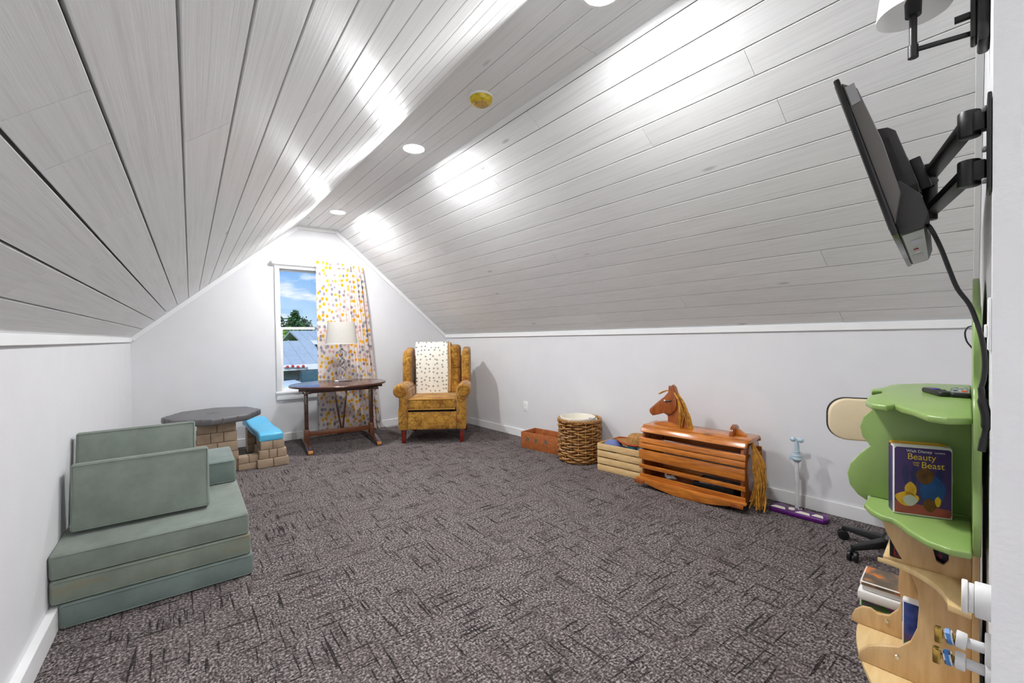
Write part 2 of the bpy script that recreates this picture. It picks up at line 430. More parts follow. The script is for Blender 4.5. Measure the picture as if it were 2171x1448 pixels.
# right-hand edge trim of the near wall
ya = nwy(3.3)
P0 = RS(0, nwy(3.36)); P1 = RS(1, nwy(1.6))
struct(make('trim_6', g_ext([P0, P1, P1+Vector((-.02, 0, -.045)), P0+Vector((-.04, 0, -.02))], (-.0022, .02, 0)), 'trim', bevel=.002, smooth=0))
board('baseboard_right', (xr(D), D-.014, 0), (xr(.36), .36, 0), (0, 0, .085), (-.014, 0, 0))
board('baseboard_left', (xl(D), D-.014, 0), (xl(YB), YB, 0), (0, 0, .092), (.030, 0, 0))
board('baseboard_far', (xl(D), D, 0), (xr(D), D, 0), (0, 0, .088), (0, -.014, 0))
board('baseboard_near', (.74, nwy(.74), 0), (3.37, nwy(3.37), 0), (0, 0, .085), (-.0015, .014, 0))

# ------------------------------------------------------------------ window
def glass_mat():
    m, t, b = newmat('window_glass')
    t.nodes.remove(b); o = t.nodes['Material Output']
    tr = N('ShaderNodeBsdfTransparent', t); gl = N('ShaderNodeBsdfGlossy', t); gl.inputs['Roughness'].default_value = .02
    mxs = N('ShaderNodeMixShader', t); mxs.inputs[0].default_value = .05
    t.links.new(tr.outputs[0], mxs.inputs[1]); t.links.new(gl.outputs[0], mxs.inputs[2]); t.links.new(mxs.outputs[0], o.inputs[0]); return m
M['glass'] = glass_mat()
M['vinyl'] = plain('white_vinyl', (246, 246, 246), .35, var=.01)
w1 = sroot('window_1', (1.296, D, WZ0))
cz0, cz1 = .528, 2.044; cx0, cx1 = .824, 1.768
wp = lambda n, lo, hi, mt='trim', bv=.002: make(n, g_box(lo, hi), mt, w1, bevel=bv, world=True)
wp('casing', (cx0, D-.018, .572), (WX0+.004, D, cz1)); wp('casing', (WX1-.004, D-.018, .572), (cx1, D, cz1))
wp('head_casing', (WX0+.004, D-.018, WZ1-.004), (WX1-.004, D, cz1))
wp('sill', (cx0-.01, D-.03, .552), (cx1+.01, D+.02, .575)); wp('apron', (cx0, D-.018, .480), (cx1, D, .552))
zr_ = 1.306
for nm, z0, z1, y0, fr in (('upper_sash', zr_-.01, WZ1, D+.065, .022), ('lower_sash', WZ0, zr_+.02, D+.035, .036)):
    s = make(nm, [g_box((WX0, y0, z0), (WX0+fr, y0+.028, z1)), g_box((WX1-fr, y0, z0), (WX1, y0+.028, z1)),
                  g_box((WX0+fr, y0, z1-(.03 if nm[0] == 'l' else fr)), (WX1-fr, y0+.028, z1)), g_box((WX0+fr, y0, z0), (WX1-fr, y0+.028, z0+(fr if nm[0] == 'l' else .03)))],
             'vinyl', w1, bevel=.002, world=True)
    p = make('pane', g_box((WX0+fr, y0+.012, z0+.02), (WX1-fr, y0+.015, z1-.02)), 'glass', s, smooth=0); p.location = (-1.296, -D, -WZ0)
wp('jamb_liner', (WX0-.001, D+.001, WZ0), (WX0+.006, D+.139, WZ1), 'vinyl'); wp('jamb_liner', (WX1-.006, D+.001, WZ0), (WX1+.001, D+.139, WZ1), 'vinyl')

# ------------------------------------------------------------------ ceiling fixtures
def emis(name, c, s):
    m, t, b = newmat(name); b.inputs['Emission Color'].default_value = c; b.inputs['Emission Strength'].default_value = s
    b.inputs['Base Color'].default_value = (.9, .9, .9, 1); return m
M['lens'] = emis('light_lens', (1, 1.01, 1.03, 1), LAMP)
for Y, lab in ((4.778, 'glowing round recessed ceiling light near the window gable'), (2.861, 'glowing round recessed ceiling light next to the yellow cap'),
               (1.13, 'glowing round recessed light on the flat ceiling between yellow cap and doorway'), (-.62, 'round recessed ceiling light in the hall behind the doorway')):
    t = thing('recessed_light', lab, 'ceiling light', (1.313, Y, ZC), group='recessed ceiling lights')
    make('trim_ring', g_lathe([(.072, .001), (.072, -.0025), (.088, -.002), (.090, 0), (.090, .001)], 32), 'trim', t)
    make('lens', g_lathe([(.0705, .0), (.0705, -.0026), (.03, -.0040), (.004, -.0042)], 32), 'lens', t)
M['yellow_cap'] = plain('yellow_dust_cap', (226, 196, 40), .3, var=.2, nscale=30)
M['ochre'] = plain('ochre_plastic', (205, 165, 80), .5, var=.25, nscale=60, bscale=90, bstr=.4)
t = thing('smoke_detector', 'round white smoke detector wearing a translucent yellow dust cap', 'smoke detector', (1.336, 2.025, ZC))
make('base', g_lathe([(.066, 0), (.066, -.010), (.060, -.014)], 32), 'vinyl', t)
make('dust_cap', g_lathe([(.063, -.006), (.064, -.02), (.058, -.034), (.046, -.040)], 32), 'yellow_cap', t)
make('sensor_grille', g_lathe([(.045, -.036), (.040, -.046), (.022, -.053), (.004, -.055)], 32), 'ochre', t)

# ------------------------------------------------------------------ curtain and rod
def curtain_mat(name, scale, base, cols, dens, coord='UV', rnd=.75, warp=.42):
    m, t, b = newmat(name)
    c = N('ShaderNodeTexCoord', t); v = N('ShaderNodeTexVoronoi', t); v.inputs['Scale'].default_value = scale; v.inputs['Randomness'].default_value = rnd; v.voronoi_dimensions = '2D' if coord == 'UV' else '3D'
    t.links.new(c.outputs[coord], v.inputs['Vector'])
    nz = N('ShaderNodeTexNoise', t); nz.inputs['Scale'].default_value = scale*3.5; t.links.new(c.outputs[coord], nz.inputs['Vector'])
    dist = math_(t, 'ADD', v.outputs['Distance'], math_(t, 'MULTIPLY', nz.outputs[0], warp))
    sepc = N('ShaderNodeSeparateColor', t); t.links.new(v.outputs['Color'], sepc.inputs[0])
    st = [(i/len(cols), rgb(*k)) for i, k in enumerate(cols)]
    pr_ = N('ShaderNodeValToRGB', t); pr_.color_ramp.interpolation = 'CONSTANT'; e = pr_.color_ramp.elements
    while len(e) < len(st): e.new(.5)
    for i, (p, k) in enumerate(st): e[i].position = p; e[i].color = k
    t.links.new(sepc.outputs[0], pr_.inputs[0])
    k = ramp(t, dist, [(dens-.05, (1, 1, 1, 1)), (dens, (0, 0, 0, 1))])
    inner = ramp(t, dist, [(dens-.27, (1, 1, 1, 1)), (dens-.22, (0, 0, 0, 1))])
    col = mixc(t, k, rgb(*base), pr_.outputs[0])
    col = mixc(t, math_(t, 'MULTIPLY', inner, .35), col, rgb(120, 80, 40))
    t.links.new(col, b.inputs['Base Color']); b.inputs['Roughness'].default_value = .9; b.inputs['Specular IOR Level'].default_value = .1
    return m
M['curtain'] = curtain_mat('floral_curtain', 16, (226, 216, 212), [(230, 165, 35), (165, 160, 168), (226, 200, 190), (240, 176, 44), (150, 146, 156), (214, 178, 172), (232, 190, 90), (176, 168, 172)], .58)
def cur(u, v):
    z = 2.120*(1-v)+.012*v
    x1 = 1.800+.195*v**.8
    x = 1.258+(x1-1.258)*(u+.03*sin(u*pi*2)*(1-v))
    gather = max(0, (u-.38)/.62)
    amp = (.006+.030*gather)*(.45+.55*min(1, v*6))
    y = D-.056-.012*v-amp*sin(u*u*46+.6*sin(v*5))-.02*gather*sin(u*15+v*2)*v-.012*sin(u*9)
    if v < .035: z += .006*sin(u*70)
    return (x, min(y, D-.022), z)
co = make('curtain', g_sheet(cur, 96, 60, .0015), 'curtain', smooth=80)
uv = co.data.uv_layers.new(name='uv')
for l in co.data.loops:
    p = co.data.vertices[l.vertex_index].co; uv.data[l.index].uv = ((p.x-1.2)*1.35+.3*(D-p.y), p.z)
tag(co, 'white curtain printed with yellow and grey flowers covering half the window', 'curtain')
t = thing('curtain_rod', 'flat white curtain rod above the window', 'curtain rod', (1.296, D, 2.07))
make('rod', g_box((-.50, -.058, -.016), (.50, -.052, .016)), 'vinyl', t, bevel=.002)
for s in (-1, 1):
    make('rod_end', g_box((s*.50-.004, -.058, -.016), (s*.50+.004, -.004, .016)), 'vinyl', t, bevel=.002)
    make('bracket', g_box((s*.50-.012, -.004, -.035), (s*.50+.012, 0, .03)), 'vinyl', t, bevel=.001)

# ------------------------------------------------------------------ oval drop table
M['dkwood'] = wood('dark_mahogany', (92, 50, 34), (44, 24, 18), (3, 22, 22), 3, .22, .5)
M['midwood'] = wood('worn_mahogany', (122, 70, 40), (78, 42, 24), (3, 22, 22), 3, .35, .2)
M['wheel'] = wood('pale_roller', (200, 140, 70), (160, 100, 45), rough=.4)
tb = thing('oval_table', 'dark wooden oval trestle table in front of the window', 'table', (1.372, 5.07, 0), radians(-6))
ell = [(.512*cos(a), .415*sin(a), .664) for a in [2*pi*i/64 for i in range(64)]]
make('tabletop', g_ext(ell, (0, 0, .022)), 'dkwood', tb, bevel=.008, bseg=3)
make('leaf_support', [g_box((-.43, -.20, .634), (.43, -.165, .663)), g_box((-.43, .165, .634), (.43, .20, .663))], 'dkwood', tb, bevel=.003)
make('apron', g_box((-.38, -.03, .590), (.38, .03, .640)), 'dkwood', tb, bevel=.004)
for s in (-1, 1):
    make('crossbar', g_box((s*.345-.028, -.26, .612), (s*.345+.028, .26, .636)), 'dkwood', tb, bevel=.003)
    make('post', [g_box((s*.345-.02, -.032, .09), (s*.345+.02, .032, .615))], 'dkwood', tb, bevel=.005)
    make('post_base', g_box((s*.345-.026, -.045, .05), (s*.345+.026, .045, .20)), 'midwood', tb, bevel=.008)
    prof = [(-.36, 0), (-.36, .035), (-.30, .05), (-.10, .075), (.10, .075), (.30, .05), (.36, .035), (.36, 0), (.27, 0), (.20, .018), (-.20, .018), (-.27, 0)]
    ft = make('foot', g_ext([(s*.345-.03, y, z) for y, z in prof], (.06, 0, 0)), 'dkwood', tb, bevel=.005)
    make('roller', g_tube([(s*.345-.022, -.352, .022), (s*.345+.022, -.352, .022)], .0218, 14), 'wheel', ft)
make('stretcher', g_box((-.33, -.016, .115), (.33, .016, .170)), 'midwood', tb, bevel=.005)
for a, b in (((-.055, .0, .60), (.012, 0, .165)), ((.075, .0, .60), (.030, 0, .165))):
    make('brace', g_bar(a, b, .024, .02), 'dkwood', tb, bevel=.002)
# lamp on the table
M['chrome'] = plain('polished_nickel', (205, 206, 210), .12, 1., var=.05)
M['shade'] = plain('linen_shade', (214, 210, 202), .9, var=.03, nscale=90, bscale=300, bstr=.15)
M['black'] = plain('black_plastic', (22, 22, 23), .4, var=.15)
lp = thing('table_lamp', 'silver table lamp with grey oval shade on the oval table', 'lamp', (1.452, 5.23, .6865))
make('base', [g_box((-.095, -.055, 0), (.095, .055, .014))], 'chrome', lp, bevel=.003)
make('base_cone', g_lathe([(.05, .014), (.022, .028), (.012, .05), (.012, .065)], 16), 'chrome', lp)
z = .065
for i in range(3):
    h = .105
    for s in (-1, 1):
        pts = smoothpts([(0, 0, z+.004), (s*.034, 0, z+.035), (s*.034, 0, z+.070), (0, 0, z+h-.004)], 5)
        make('stem_loop', g_tube(pts, .0065, 8), 'chrome', lp)
    make('stem_drop', g_lathe([(.003, z+.012), (.014, z+.04), (.010, z+.07), (.003, z+.095)], 12), 'chrome', lp)
    make('stem_collar', g_lathe([(.012, z+h-.006), (.016, z+h), (.012, z+h+.006)], 14), 'chrome', lp)
    z += h
make('neck', g_tube([(0, 0, z), (0, 0, .69)], .006, 10), 'chrome', lp)
sh = make('lamp_shade', g_lathe([(.178, .435), (.150, .69), (.148, .69), (.176, .437)], 40, sy=.72, loop=True), 'shade', lp)
make('shade_spider', [g_bar((-.146, 0, .685), (.146, 0, .685), .005, .004), g_bar((0, -.104, .685), (0, .104, .685), .005, .004)], 'chrome', sh)
make('shade_rim', [g_tube([(.178*cos(a), .178*.72*sin(a), .4365) for a in [2*pi*i/40 for i in range(40)]], .003, 6, True)], 'vinyl', sh)
make('finial', g_lathe([(.004, .69), (.010, .70), (.008, .712), (.002, .72)], 12), 'chrome', lp)
M['cordw'] = plain('white_cord', (225, 225, 225), .5)
(make('power_cord', g_tube(smoothpts([(2.02, D-.016, .13), (2.05, D-.02, .06), (2.09, D-.05, .006), (2.18, D-.08, .005), (2.26, D-.10, .005)], 5), .004, 6), 'cordw', lp, world=True))

# ------------------------------------------------------------------ wing chair
def chair_fabric():
    m, t, b = newmat('gold_floral_upholstery')
    n1 = noise(t, 9, 3); wv = noise(t, 26, 3)
    v = N('ShaderNodeTexVoronoi', t, feature='DISTANCE_TO_EDGE'); v.inputs['Scale'].default_value = 13
    c = N('ShaderNodeTexCoord', t)
    wp_ = N('ShaderNodeTexNoise', t); wp_.inputs['Scale'].default_value = 7; t.links.new(c.outputs['Object'], wp_.inputs['Vector'])
    ad = N('ShaderNodeMixRGB', t, blend_type='ADD'); ad.inputs[0].default_value = .28; t.links.new(c.outputs['Object'], ad.inputs[1]); t.links.new(wp_.outputs['Color'], ad.inputs[2])
    t.links.new(ad.outputs[0], v.inputs['Vector'])
    col = ramp(t, n1, [(.35, rgb(150, 102, 36)), (.65, rgb(198, 148, 62))])
    leaf = ramp(t, v.outputs['Distance'], [(.0, (1, 1, 1, 1)), (.075, (0, 0, 0, 1))])
    col = mixc(t, math_(t, 'MULTIPLY', leaf, .75), col, rgb(96, 58, 20))
    v2 = N('ShaderNodeTexVoronoi', t); v2.inputs['Scale'].default_value = 4.2; t.links.new(ad.outputs[0], v2.inputs['Vector'])
    fl_ = ramp(t, math_(t, 'ADD', v2.outputs['Distance'], math_(t, 'MULTIPLY', wv, .25)), [(.30, (1, 1, 1, 1)), (.38, (0, 0, 0, 1))])
    col = mixc(t, math_(t, 'MULTIPLY', math_(t, 'MULTIPLY', fl_, wv), .85), col, rgb(156, 66, 34))
    t.links.new(col, b.inputs['Base Color']); b.inputs['Roughness'].default_value = .85; b.inputs['Specular IOR Level'].default_value = .2
    b.inputs['Sheen Weight'].default_value = .25
    bump(t, b, math_(t, 'ADD', wv, math_(t, 'MULTIPLY', leaf, -.4)), .35, .006); return m
M['gold'] = chair_fabric()
M['piping'] = plain('gold_piping', (176, 132, 58), .8, var=.1)
M['redleg'] = wood('cherry_leg', (128, 30, 16), (90, 18, 10), rough=.3, coat=.3)
M['undark'] = plain('painted_gap_shade', (28, 20, 14), .9)
ch = thing('wing_chair', 'mustard gold floral wing chair with red wooden legs', 'armchair', (2.19, 4.40, 0), radians(-34.5))
make('base_frame', g_box((-.355, .02, .15), (.355, .70, .345)), 'gold', ch, bevel=.015)
make('footrest_panel', g_box((-.272, -.035, .155), (.272, .03, .352)), 'gold', ch, bevel=.014, bseg=3)
make('shadow_gap', g_box((-.268, -.012, .350), (.268, .5, .375)), 'undark', ch)  # dark filler, paints the shade between seat cushion and footrest panel
cu_ = make('seat_cushion', g_box((-.268, -.04, .373), (.268, .50, .505)), 'gold', ch, bevel=.035, bseg=4)
for z in (.384, .494): make('piping', g_tube([(-.258, -.038, z), (0, -.043, z), (.258, -.038, z)], .006, 6), 'piping', cu_)
for s in (-1, 1):
    ar = make('arm', [g_box((s*.318-.053, -.02, .15), (s*.318+.053, .52, .60))], 'gold', ch, bevel=.02, bseg=3)
    sc = [(.060, -.045), (.074, -.035), (.078, -.01), (.076, .42), (.06, .54)]
    make('arm_roll', g_lathe([(r, -y) for r, y in reversed(sc)], 22, (s*.352, 0, .588), 'y'), 'gold', ar)
    # flared arm front
    pf = [(s*.275, .155), (s*.372, .155), (s*.376, .36), (s*.352, .47), (s*.372, .53), (s*.30, .60), (s*.275, .55)]
    make('arm_front', g_ext([(x, -.035, z) for x, z in pf], (0, .03, 0)), 'gold', ar, bevel=.01)
    prof = smoothpts([(.34, .60), (.36, .80), (.37, .93), (.43, 1.015), (.54, 1.035), (.68, 1.05), (.72, .90), (.70, .60)], 4)
    wg = make('wing', g_ext([(s*.285+s*.02, p.x, p.y) for p in [Vector(q[:2]) if len(q) == 2 else q for q in prof]], (s*.098, 0, 0)), 'gold', ch, bevel=.03, bseg=3)
rx = Matrix.Rotation(radians(-13), 3, 'X')
make('backrest', g_cbox((0, .60, .76), (.56, .13, .66), rx), 'gold', ch, bevel=.04, bseg=4)
make('lower_back_pad', g_cbox((0, .525, .645), (.535, .10, .33), rx), 'gold', ch, bevel=.04, bseg=4)
make('head_pillow', g_cbox((0, .585, .925), (.545, .15, .30), rx), 'gold', ch, bevel=.06, bseg=5)
make('back_panel', g_box((-.33, .66, .15), (.33, .72, .95)), 'gold', ch, bevel=.02)
for s in (-1, 1):
    for y in (.02, .655):
        a = .026; b_ = .021
        make('leg', g_hex([(s*.325-b_, y-b_, 0), (s*.325+b_, y-b_, 0), (s*.325+b_, y+b_, 0), (s*.325-b_, y+b_, 0), (s*.325-a, y-a, .16), (s*.325+a, y-a, .16), (s*.325+a, y+a, .16), (s*.325-a, y+a, .16)]), 'redleg', ch, bevel=.003)
# blanket over the chair back
M['quilt'] = curtain_mat('printed_quilt', 19, (240, 235, 222), [(150, 148, 138), (168, 158, 142), (140, 150, 140), (176, 170, 160)], .34, rnd=.6, warp=.22)
M['peach'] = plain('peach_cloth', (226, 176, 116), .9, var=.08, nscale=40)
rot = Matrix.Rotation(radians(-34.5), 3, 'Z'); chl = Vector((2.19, 4.40, 0))
def bl(x0, x1, drop, lift):
    path = smoothpts([(.445-lift, 1.06-drop), (.452-lift, .70), (.475-lift, .88), (.52-lift, 1.02), (.60, 1.105+lift), (.72, 1.09+lift), (.765, .95), (.77, .80)], 8)
    def f(u, v):
        p = path[min(len(path)-1, int(round(v*(len(path)-1))))]
        x = x0+(x1-x0)*u + .022*(1-v)*(u-.5)*0 + .012*sin(v*7)*(1-v) + (.03*(1-v) if u < .5 else -.0)*(1-u)
        return (x, p.x-.006*sin(u*11+v*6), p.y+.012*sin(u*5)*(1-min(1, v*3)))
    return f, len(path)-1
for nm, x0, x1, drop, lift, mt, lab in (('throw_blanket', -.285, .125, .575, .012, 'quilt', None),):
    f, n = bl(x0, x1, drop, lift); q = thing('throw_blanket', 'cream quilted blanket with small grey print draped over the wing chair', 'blanket', chl, radians(-34.5))
    o = make('quilt_face', g_sheet(f, 24, n, -.006), mt, q, smooth=80)
    uv = o.data.uv_layers.new(name='uv')
    for l in o.data.loops:
        p = o.data.vertices[l.vertex_index].co; uv.data[l.index].uv = (p.x, p.z)
    f2, n2 = bl(.10, .158, .535, .004)
    make('backing', g_sheet(f2, 6, n2, -.004), 'peach', q, smooth=80)
    e1 = [Vector(f(1, k/40))+Vector((.003, -.004, 0)) for k in range(0, 26)]; e2 = [Vector(f(k/14, 0))+Vector((0, -.004, 0)) for k in range(15)]
    M['bind'] = curtain_mat('quilt_binding', 70, (196, 180, 150), [(70, 60, 55), (150, 110, 60), (90, 90, 80)], .5, 'Object')
    make('binding', [g_tube(e1, .007, 6), g_tube(e2, .007, 6)], 'bind', q)

# ------------------------------------------------------------------ foam play couch pieces
def foam_mat(name, c, stain=0):
    m, t, b = newmat(name)
    n1 = noise(t, 7, 5, None, .6); n2 = noise(t, 120, 2); col = rgb(*c)
    cc = ramp(t, n1, [(.3, tuple(v*.80 for v in col[:3])+(1,)), (.7, tuple(v*1.12 for v in col[:3])+(1,))])
    if stain:
        s = ramp(t, noise(t, 5, 6, (1, 3, 5), .7), [(.52, (0, 0, 0, 1)), (.62, (1, 1, 1, 1))]); cc = mixc(t, math_(t, 'MULTIPLY', s, stain), cc, rgb(138, 116, 84))
    t.links.new(cc, b.inputs['Base Color']); b.inputs['Roughness'].default_value = .9; b.inputs['Specular IOR Level'].default_value = .15
    b.inputs['Sheen Weight'].default_value = .35; b.inputs['Sheen Roughness'].default_value = .4
    bump(t, b, n2, .12, .003); return m
M['foam'] = foam_mat('sage_velvet', (126, 135, 126)); M['foam_s'] = foam_mat('stained_sage_velvet', (127, 136, 124), .38)
M['foam_b'] = foam_mat('dusty_sage_velvet', (116, 129, 124))
GF = 'sage green foam couch pieces'
def foam(label, lo, hi, mt, lean=0, zone=None):
    c = ((lo[0]+hi[0])/2, (lo[1]+hi[1])/2, lo[2])
    t = thing('foam_cushion', label, 'cushion', c, 0, GF)
    v = (hi[0]-lo[0])/2, (hi[1]-lo[1])/2, hi[2]-lo[2]
    make('cover', g_box((-v[0], -v[1], 0), (v[0], v[1], v[2])), mt, t, bevel=.014, bseg=3)
    for z in (.008, v[2]-.008):
        r = [(-v[0]+.016, -v[1]-.0005, z), (v[0]-.016, -v[1]-.0005, z)]
        make('seam', g_tube(r, .0025, 5), mt, t)
    return t
foam('bottom sage foam slab of the stack, lying on the carpet', (-.445, 2.545, .0), (.252, 3.62, .105), 'foam_b')
foam('stained middle sage foam slab of the stack', (-.470, 2.550, .105), (.244, 3.62, .207), 'foam_s')
foam('top sage foam slab carrying the upright foam pillows', (-.472, 2.556, .207), (.238, 3.62, .312), 'foam')
foam('thick sage foam block lying on the back of the slab stack', (-.10, 3.172, .312), (.232, 3.60, .450), 'foam_b')
def leanpad(label, x0, x1, y, z0, h, th, ang):
    t = thing('foam_pillow', label, 'cushion', ((x0+x1)/2, y, z0), 0, GF)
    a = radians(ang); R = Matrix.Rotation(-a, 3, 'X'); w = (x1-x0)/2
    v, f = g_box((-w, 0, 0), (w, th, h)); v = [R @ Vector(p) for p in v]
    dz = min(p.z for p in v); v = [p-Vector((0, 0, dz)) for p in v]
    make('cover', (v, f), 'foam', t, bevel=.014, bseg=3)
    q = [R @ Vector(p)-Vector((0, 0, dz)) for p in ((-w+.012, 0, .006), (w-.012, 0, .006), (w-.006, 0, h-.012), (-w+.006, 0, h-.012))]
    make('seam', g_tube(q, .0025, 5, True), 'foam', t)
    return t
leanpad('front leaning sage foam pillow on the slab stack', -.438, .084, 2.752, .312, .305, .10, 10)
leanpad('taller rear sage foam pillow behind the front leaning pillow', -.452, .032, 2.945, .312, .415, .095, 14)

# ------------------------------------------------------------------ child's stone-look play table
M['greytop'] = plain('grey_plastic', (98, 97, 99), .45, var=.06, nscale=4, bscale=80, bstr=.15)
M['stone'] = plain('tan_stone_plastic', (168, 146, 122), .7, var=.10, nscale=9, bscale=40, bstr=.35)
M['stonecore'] = plain('stone_joint', (112, 96, 82), .8, var=.1)
M['blue'] = plain('sky_blue_plastic', (92, 190, 232), .4, var=.03)
pt = thing('play_table', "child's play table with grey octagon top, stone-look legs and blue seat", 'play table', (.19, 4.88, 0), 0)
R8 = [(.385*cos(radians(22.5+45*i+18)), .385*sin(radians(22.5+45*i+18)), .452) for i in range(8)]
tt = make('tabletop', g_ext(R8, (0, 0, .058)), 'greytop', pt, bevel=.016, bseg=3)
make('umbrella_plug', g_lathe([(.05, .509), (.046, .513), (.014, .513), (.010, .509)], 24), 'greytop', tt)
for i in range(8):
    a = radians(18+45*i); rr = .3562
    for dd in (-.06, .06):
        p = Vector((rr*cos(a), rr*sin(a), 0))+Vector((-sin(a), cos(a), 0))*dd
        make('edge_groove', g_bar((p.x, p.y, .458), (p.x, p.y, .508), .006, .006), 'stonecore', tt)
def stones(x0, x1, y0, y1, z0, z1, rows, cols, taper=0.):
    make('core', g_box((x0+.006, y0+.006, z0), (x1-.006, y1-.006, z1-.002)), 'stonecore', pt)
    h = (z1-z0)/rows
    for r in range(rows):
        n = cols+(r % 2); w = (x1-x0)/n
        for c in range(n):
            j = random.uniform(0, .004); k = taper*(rows-1-r)/max(1, rows-1)
            make('stone_block', g_box((x0+c*w+.0015-(k if c == 0 else 0), y0-k-j, z0+r*h+.0015), (x0+(c+1)*w-.0015+(k if c == n-1 else 0), y1+k, z0+(r+1)*h-.0015)), 'stone', pt, bevel=.006)
stones(-.13, .16, -.22, .02, 0, .452, 5, 2, .02)        # pedestal
stones(.165, .335, -.28, -.17, 0, .12, 2, 1)              # low beam to the seat
stones(.34, .54, -.30, .02, 0, .24, 3, 2, .03)          # near seat support
stones(.30, .46, .40, .58, 0, .24, 3, 1)                # far seat support
sp = smoothpts([(-.30, .0), (-.18, .012), (0, .0), (.25, .012), (.45, .045), (.60, .035)], 5)
top = [(p.x, p.y+.305) for p in sp]; bot = [(p.x, .236+max(0, p.y-.005)*.8) for p in reversed(sp)]
make('seat', g_ext([(.33-.10*max(0, y)*.9, y, z) for y, z in top+bot], (.20, 0, 0)), 'blue', pt, bevel=.022, bseg=3)

# ------------------------------------------------------------------ along the right wall
o = thing('wall_outlet', 'white electrical outlet plate low on the wall above the wooden drawer', 'outlet', (xr(3.912), 3.912, .366), radians(-90-4)+pi)
make('plate', g_box((-.036, -.006, -.058), (.036, 0, .058)), 'vinyl', o, bevel=.002)
for z in (-.02, .02): make('socket', g_box((-.017, -.0085, z-.014), (.017, -.005, z+.014)), 'trim', o, bevel=.003)
o.rotation_euler = (0, 0, radians(-90+4)+0)
M['orangewood'] = wood('old_orange_pine', (188, 110, 56), (134, 70, 32), (24, 3, 24), 3, .5, .1, 3)
M['rust'] = plain('worn_stencil', (120, 104, 92), .8, var=.3, nscale=60)
dw = thing('wooden_drawer', 'old orange-brown wooden drawer box with worn stencil marks, open on top', 'box', (2.876, 3.372, 0), radians(-79.6))
L2 = .245; d0 = .235
make('front_board', g_box((-L2, 0, 0), (L2, .014, .170)), 'orangewood', dw, bevel=.002)
make('back_board', g_box((-L2, d0-.014, 0), (L2, d0, .170)), 'orangewood', dw, bevel=.002)
make('side_board', g_box((-L2, .014, 0), (-L2+.014, d0-.014, .170)), 'orangewood', dw, bevel=.002)
make('side_board', g_box((L2-.014, .014, 0), (L2, d0-.014, .170)), 'orangewood', dw, bevel=.002)
make('bottom_board', g_box((-L2+.014, .014, .004), (L2-.014, d0-.014, .014)), 'orangewood', dw)
for x in (-.15, -.04, .09):
    rr = [(x+.028*cos(a)*random.uniform(.6, 1), -.0006, .10+.03*sin(a)*random.uniform(.6, 1)) for a in [2*pi*i/14 for i in range(14)]]
    make('stencil_mark', g_ext(rr, (0, .0008, 0)), 'rust', dw, smooth=0)
# basket
M['wicker'] = wood('wicker', (188, 138, 76), (128, 82, 38), (6, 6, 6), 6, .5, .1)
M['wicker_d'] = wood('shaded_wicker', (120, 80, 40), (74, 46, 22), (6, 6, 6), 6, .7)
M['liner'] = plain('cream_cloth', (236, 230, 216), .9, var=.03, bscale=40, bstr=.2)
bs = thing('wicker_basket', 'round woven wicker basket with a white cloth liner', 'basket', (2.992, 2.905, 0), 0)
NB = 18; rb = .196; hb = .385
for i in range(NB):
    a = 2*pi*i/NB
    make('stake', g_tube([(rb*cos(a)*.98, rb*sin(a)*.98, .004), (rb*cos(a), rb*sin(a), .18), (rb*cos(a), rb*sin(a), hb)], .0055, 6), 'wicker', bs)
nr_ = 16
for j in range(nr_):
    z = .022+j*(hb-.03)/(nr_-1); n = NB*6; R_ = rb*(.985+.02*sin(j*.5))
    pts = []
    for i in range(n):
        a = 2*pi*i/n; s = cos(NB/2*a+pi*(j % 2))
        pts.append(((R_+.0105*s)*cos(a), (R_+.0105*s)*sin(a), z+.004*sin(a*5+j*2)+.003*sin(a*11+j)))
    make('weaver', g_tube(pts, .0090, 6, True), 'wicker', bs)
for kk in range(3):
    pts = [((rb+.008*cos(a*14+kk*2.1))*cos(a), (rb+.008*cos(a*14+kk*2.1))*sin(a), hb+.004+.007*sin(a*14+kk*2.1)) for a in [2*pi*i/110 for i in range(110)]]
    make('rim_braid', g_tube(pts, .0085, 6, True), 'wicker', bs)
make('gap_shade_shell', g_lathe([(.180, .012), (.184, .2), (.184, hb-.01), (.178, hb-.01), (.176, .014)], 36, loop=True), 'wicker_d', bs)  # dark shell, paints in the shade seen through the weave gaps
make('base_disc', g_lathe([(.185, .003), (.185, .012)], 32), 'wicker', bs)
make('cloth_liner', g_lathe([(.150, .03), (.170, .2), (.166, hb-.01), (.168, hb+.028), (.160, hb+.030), (.150, hb), (.145, .05)], 36, (-.012, .012, 0)), 'liner', bs)
make('liner_contents', g_ell((-.012, .012, hb-.06), (.148, .148, .05), 20, 8), 'liner', bs)
M['bluebook'] = plain('periwinkle_cover', (98, 104, 178), .5)
tg = thing('storage_box', 'small periwinkle blue box standing in the wicker basket', 'box', (3.05, 2.80, hb-.05), radians(-50))
make('body', g_box((-.03, -.012, 0), (.03, .012, .068)), 'bluebook', tg, bevel=.003); make('label_panel', g_box((.032, -.013, 0), (.05, .013, .070)), 'liner', tg, bevel=.002)
